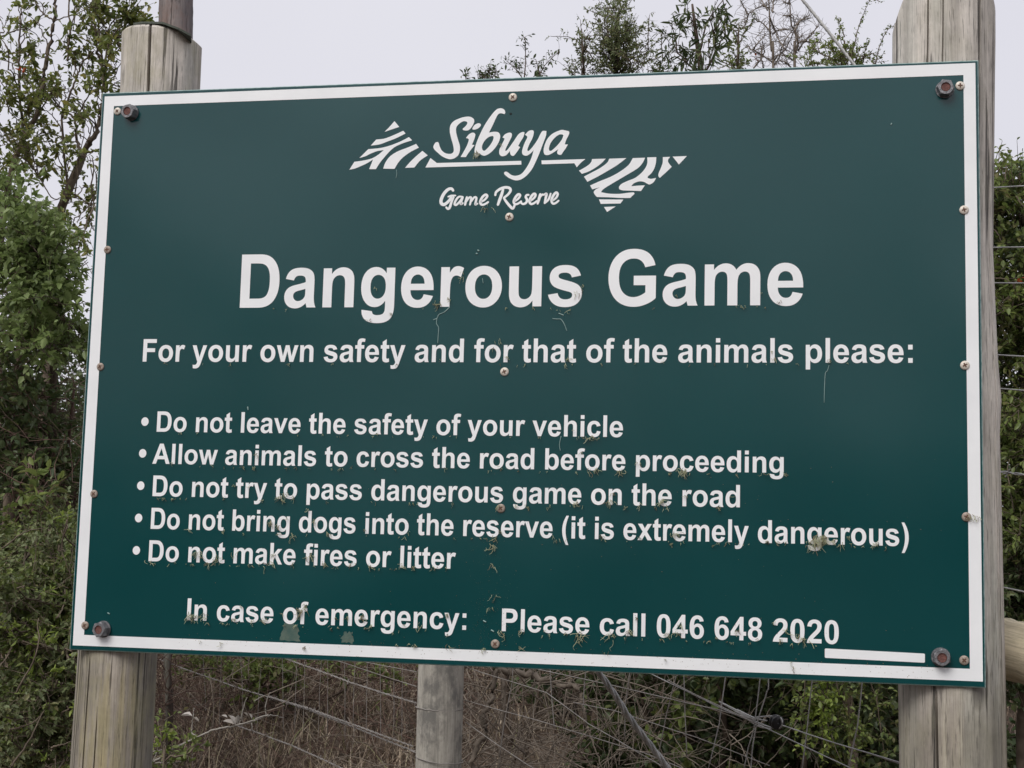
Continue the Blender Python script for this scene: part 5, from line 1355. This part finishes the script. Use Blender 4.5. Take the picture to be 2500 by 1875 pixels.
b12 = Plant('creeper', 'light green creeper sprays hanging in front of the dark bush under the sign', 'creeper', 'bark', 'leaf_new')
for pts, n, m in (([(2030, 1560), (2020, 1670), (2012, 1720), (2008, 1780), (2005, 1850)], 60, None), ([(2030, 1560), (2045, 1680), (2065, 1730), (2080, 1790), (2090, 1860)], 50, 'leaf_shrub'), ([(1960, 1580), (1965, 1680), (1955, 1740), (1962, 1800)], 34, 'leaf_shrub'),
                  ([(2100, 1560), (2130, 1680), (2150, 1700)], 26, 'leaf_shrub'), ([(2000, 1600), (2010, 1690), (2025, 1730)], 40, None), ([(2080, 1700), (2075, 1780), (2085, 1870)], 24, 'leaf_shrub'), ([(2140, 1700), (2150, 1780), (2165, 1880)], 14, 'leaf_shrub')):
    P3 = [(x, y, 1.9) for x, y in pts]; b12.limb(P3, .0022, .001)
    P = bez([at(*q) for q in P3], 12)
    for k in range(n):
        q = P[rng.integers(len(P) // 6, len(P))] + rng.normal(size=3) * .018
        b12.twig(q, rng.normal(size=3) + np.array([0, 0, -.5]), rng.uniform(.03, .08), (.021, .6), 5, .0008, mat=m)
b12.finish('stem', 'leaf_cluster')
b13 = Plant('bush', 'small green bush in the dry brush under the left half of the sign', 'bush', 'bark_dark', 'leaf_shrub')
b13.root_limb([(640, 1760, 3.8), (640, 1660, 3.8)], .008, .004)
for (x, y, n) in [(560, 1625, 10), (720, 1650, 10), (600, 1650, 24), (640, 1610, 20), (600, 1650, 14), (640, 1640, 18), (680, 1640, 18), (620, 1680, 14), (660, 1620, 14), (570, 1640, 8), (480, 1630, 12), (450, 1640, 8), (690, 1680, 8), (520, 1600, 10), (850, 1640, 12), (930, 1650, 12), (780, 1625, 10), (1000, 1670, 10), (430, 1610, 10)]:
    b13.clump(x, y, 34, 26, 3.4, .15, n, leaf=(.032, .5), per=8, tl=(.05, .12))
b13.finish('stem')
b14 = Plant('plant', 'little yellow green plant at the foot of the left post', 'plant', 'bark', 'leaf_shrub')
b14.root_limb([(400, 1860, .9), (405, 1820, .9)], .004, .002)
for (x, y, n, m) in [(392, 1782, 5, None), (405, 1800, 5, 'leaf_new'), (418, 1818, 4, 'leaf_new'), (385, 1760, 4, None), (400, 1840, 7, None), (460, 1840, 6, None), (480, 1820, 5, None), (440, 1865, 7, None), (395, 1870, 6, None)]:
    b14.clump(x, y, 16, 12, .95, .05, n, leaf=(.022, .5), per=6, tl=(.03, .06), mat=m, r=.001)
b14.finish('stem', 'leaf_cluster')

# ---- pale lichened branch with withered leaves, left of the grey post
br = Plant('dead_branch', 'pale lichened branch with withered leaves lying in the brush beside the left post', 'branch', 'dead_pale', 'dryleaf')
Yb = .95
br.limb([(330, 1885, Yb), (372, 1862, Yb), (430, 1825, Yb), (480, 1800, Yb), (530, 1780, Yb), (575, 1772, Yb), (620, 1757, Yb), (655, 1746, Yb), (692, 1752, Yb + .05)], .0034, .0014)
for pts, r in (([(655, 1746), (640, 1752), (600, 1768)], .0025), ([(585, 1768), (590, 1745), (597, 1718), (603, 1702)], .002), ([(480, 1800), (468, 1785), (472, 1750), (474, 1728)], .002), ([(650, 1748), (648, 1725), (655, 1700), (660, 1690)], .0018), ([(612, 1760), (616, 1775), (612, 1782)], .0016),
               ([(372, 1862), (385, 1830), (382, 1810)], .0018), ([(372, 1835), (420, 1830), (460, 1848)], .0018), ([(380, 1862), (430, 1862), (470, 1850)], .0022), ([(430, 1825), (415, 1850), (412, 1870)], .0015), ([(640, 1700), (620, 1712), (632, 1706)], .0012)):
    br.limb([(x, y, Yb) for x, y in pts], r, r * .5)
L_ = br.leaves()
for (x, y, dx, dz, l, w_) in [(575, 1770, -.55, .9, .036, .5), (572, 1768, -.9, .35, .034, .45), (580, 1768, .1, .8, .03, .5), (470, 1748, -.9, .15, .032, .6), (472, 1752, .8, -.3, .02, .5), (555, 1752, -.8, .4, .018, .5), (615, 1755, -.4, .9, .018, .4), (605, 1748, -.6, .6, .016, .4)]:
    L_.add(at(x, y, Yb - .005)[None], np.array([[dx, -.15, dz]]), l, l * w_, fold=.4)
br.finish('branch', 'withered_leaf')

# ---- bent grey dead branch and brambles right of the grey post
db = Plant('dead_branch', 'bent brown dead branch arching through the brambles right of the grey fence post', 'branch', 'dead', 'dryleaf')
Yd = 2.0
db.limb([(1175, 1875 + 90, Yd), (1155, 1860, Yd), (1182, 1790, Yd), (1180, 1750, Yd), (1200, 1705, Yd), (1216, 1630, Yd), (1218, 1590, Yd)], .010, .008)
db.limb([(1216, 1632, Yd), (1250, 1642, Yd), (1290, 1648, Yd), (1335, 1660, Yd), (1385, 1672, Yd), (1410, 1680, Yd), (1422, 1720, Yd), (1432, 1770, Yd), (1440, 1790, Yd)], .012, .006)
db.limb([(1225, 1640, Yd), (1232, 1700, Yd), (1228, 1770, Yd), (1222, 1840, Yd), (1215, 1900, Yd)], .006, .004)
db.limb([(1210, 1650, Yd), (1185, 1690, Yd), (1160, 1720, Yd), (1135, 1745, Yd)], .004, .002)
db.limb([(1436, 1780, Yd), (1400, 1830, Yd), (1370, 1880, Yd)], .003, .002); db.limb([(1436, 1780, Yd), (1450, 1820, Yd), (1470, 1875, Yd)], .003, .002)
db.finish('branch')

bt = Tubes(4)
def tangle(n, x0, x1, y0, y1, Y0, Y1, L, r, curl=.35, zb=.0, T_=bt):
    for k in range(n):
        p = at(rng.uniform(x0, x1), rng.uniform(y0, y1), rng.uniform(Y0, Y1))
        gz_ = float(ground_z(p[0], p[1]))
        if p[2] < gz_: p[2] = gz_ + rng.uniform(0, .1)
        d = rng.normal(size=3) * np.array([1, .5, 1]) + np.array([0, 0, zb]); d /= np.linalg.norm(d)
        m = 9; P = [p]; c = rng.normal(size=3) * curl * .35
        LL = L * rng.uniform(.4, 1.3)
        for j in range(m - 1):
            d = d + rng.normal(size=3) * curl * .35 + c * .5; d /= np.linalg.norm(d); P.append(P[-1] + d * LL / (m - 1))
            if rng.random() < .3 and j > 1:
                q = P[-1]; e = d + rng.normal(size=3) * .8; T_.add(wander(q, q + e / np.linalg.norm(e) * LL * .3, 5, .15), np.linspace(r * .6, r * .3, 5), 3)
        T_.add(P, np.linspace(r * rng.uniform(.6, 1.2), r * .4, m), 4)
tangle(120, 1130, 1520, 1580, 1960, 1.9, 3.2, .55, .0026, .3, .3)
tangle(110, 1130, 1560, 1760, 1960, 1.7, 2.9, .4, .0022, .4, .3)
tangle(40, 1500, 2100, 1790, 1960, 2.0, 2.7, .35, .0022, .4, .2)
bo = link('bramble', bt.mesh('bramble'), MAT['dead'], None, kind='stuff', label='tangle of bare grey brambles under the sign right of the grey post', category='brambles')
bt2 = Tubes(4)
tangle(260, 340, 1150, 1560, 1720, 3.4, 5.2, .5, .0026, .35, .8, bt2)
tangle(260, -80, 1400, 1560, 1900, 3.8, 5.6, .7, .0026, .35, .5, bt2)
tangle(90, 370, 430, 1590, 1760, 1.8, 3.0, .25, .0018, .5, .2, bt2)
tangle(260, 400, 1150, 1700, 1960, 2.6, 4.2, .35, .0022, .4, .3, bt2)
link('dead_brush', bt2.mesh('dead_brush'), MAT['red_twig'], None, kind='stuff', label='brown dead brush on the bank behind the fence, left of the grey post', category='brush')

# ---- dry thatch and grass on the bank
def blades(n, x0, x1, y0, y1, h, w_, lean=.7):
    X = rng.uniform(x0, x1, n); Y = rng.uniform(y0, y1, n)
    cl = np.sin(X * 3.1 + Y * 2.0) + np.sin(X * 7.3 - Y * 5.1) + rng.normal(size=n) * .9
    keep = (cl > -.9) & ((X < -.85) | (rng.random(n) < .35)); X, Y = X[keep], Y[keep]; n = len(X)
    Z = ground_z(X, Y) - .01
    a = rng.uniform(0, 2 * np.pi, n); H = h * rng.uniform(.35, 1.25, n); W_ = w_ * rng.uniform(.5, 1.2, n)
    le = rng.uniform(.15, 1.3, n) * lean
    dx, dy = np.cos(a), np.sin(a); sx, sy = -dy, dx
    def row(u, ww):
        bx = X + dx * H * le * u ** 1.6; by = Y + dy * H * le * u ** 1.6; bz = Z + H * (u - .35 * le * u * u)
        return np.stack([bx - sx * W_ * ww, by - sy * W_ * ww, bz], 1), np.stack([bx + sx * W_ * ww, by + sy * W_ * ww, bz], 1)
    rows = [row(0, .5), row(.4, .45), row(.75, .3), row(1, .06)]
    V = np.stack([v for r in rows for v in r], 1)
    b_ = (np.arange(n) * 8)[:, None]
    F = np.concatenate([b_ + np.array([k, k + 1, k + 3, k + 2]) for k in (0, 2, 4)])
    return V.reshape(-1, 3), F
V, F = blades(70000, -4.5, 3.0, 2.0, 6.0, .13, .0052, 1.5)
link('dry_grass', np_mesh('dry_grass', V, F, 4), MAT['straw'], None, kind='stuff', label='matted brown dry grass and litter on the bank under the sign', category='grass')
V, F = blades(14000, -4.5, 3.5, .3, 3.0, .16, .0046, 1.2)
link('dry_grass', np_mesh('dry_grass', V, F, 4), MAT['straw'], None, kind='stuff', label='taller dry grass along the foot of the fence', category='grass')

V, F = blades(2600, -4.2, .6, 1.6, 5.0, .30, .0042, 1.1)
link('dry_grass', np_mesh('dry_grass', V, F, 4), MAT['pale_straw'], None, kind='stuff', label='pale long grass stems standing out of the matted dead grass', category='grass')
bt3 = Tubes(4)
tangle(90, 370, 1130, 1640, 1960, 1.9, 3.4, .4, .0020, .4, .4, bt3)
link('bramble', bt3.mesh('bramble'), MAT['dead'], None, kind='stuff', label='loose grey twigs in front of the dry bank, between left post and grey post', category='brambles')

# ---- far thicket behind everything
def thicket(name, n, box, leaf, mat, top, label, twigs=1500, nc=260):
    x0, x1, y0, y1 = box
    C_ = np.stack([rng.uniform(x0, x1, nc), rng.uniform(y0, y1, nc), np.zeros(nc)], 1)
    g_ = ground_z(C_[:, 0], C_[:, 1]); hmax = top(C_[:, 0], C_[:, 1])
    C_[:, 2] = g_ + (hmax - g_) * rng.uniform(.1, .88, nc) ** .8
    R_ = rng.uniform(.22, .5, nc) * (leaf / .05) ** .2
    i = rng.integers(0, nc, n)
    v = rng.normal(size=(n, 3)); v /= np.linalg.norm(v, axis=1)[:, None]; v *= rng.uniform(.3, 1, (n, 1)) ** .5
    P = C_[i] + v * R_[i][:, None] * np.array([1.2, 1, .85])
    lv = Leaves(); lv.add(P, v + rng.normal(size=(n, 3)) * .7, leaf * rng.uniform(.6, 1.3, n), leaf * .55 * rng.uniform(.6, 1.2, n))
    root = empty(name, (0, 0, 0), label=label, category='thicket', kind='stuff')
    link('foliage', lv.mesh('foliage'), MAT[mat], root, kind='stuff')
    t = Tubes(3)
    for k in range(nc):
        c = C_[k]; gq = np.array([c[0] + rng.normal() * .3, c[1] + rng.normal() * .2, float(ground_z(c[0], c[1])) - .05])
        t.add(wander(gq, c, 7, .12), np.linspace(.014, .004, 7), 4)
    for k in range(twigs):
        c = C_[rng.integers(nc)] + rng.normal(size=3) * .3
        e = c + rng.normal(size=3) * .35
        t.add(wander(c, e, 5, .15), [.003, .0028, .0025, .002, .0014], 3)
    link('branches', t.mesh('branches'), MAT['bark_dark'], root, kind='stuff')
thicket('thicket', 110000, (-6.5, 6.5, 5.2, 8.5), .055, 'leaf_dark', lambda x, y: 2.55 + .35 * np.sin(x * 1.3 + 1) + .1 * (y - 5), 'dark green thicket on the rising bank behind the fence and bushes', 4200, 420)
# tree line across the road, behind the viewer: it and the open ground are what the lower half of the glossy board mirrors
thicket('thicket', 25000, (-16, 16, -18, -14), .16, 'leaf_dark', lambda x, y: 6.7 - .07 * x + .9 * np.sin(x * .5 + 1.9) + .6 * np.sin(x * 1.4), 'unseen tall open trees added opposite the sign to dim its reflected sky', 200, 520)  # unseen trees added, height and density shaped to grade the board's sky reflection
def hed(x, y): return 3.5 + 1.0 * np.sin(x * .33 + .6) + .5 * np.sin(x * .9 + 2)
thicket('thicket', 26000, (-16, 16, -17, -13.5), .16, 'leaf_dark', hed, 'tall green scrub across the track opposite the sign', 300, 420)
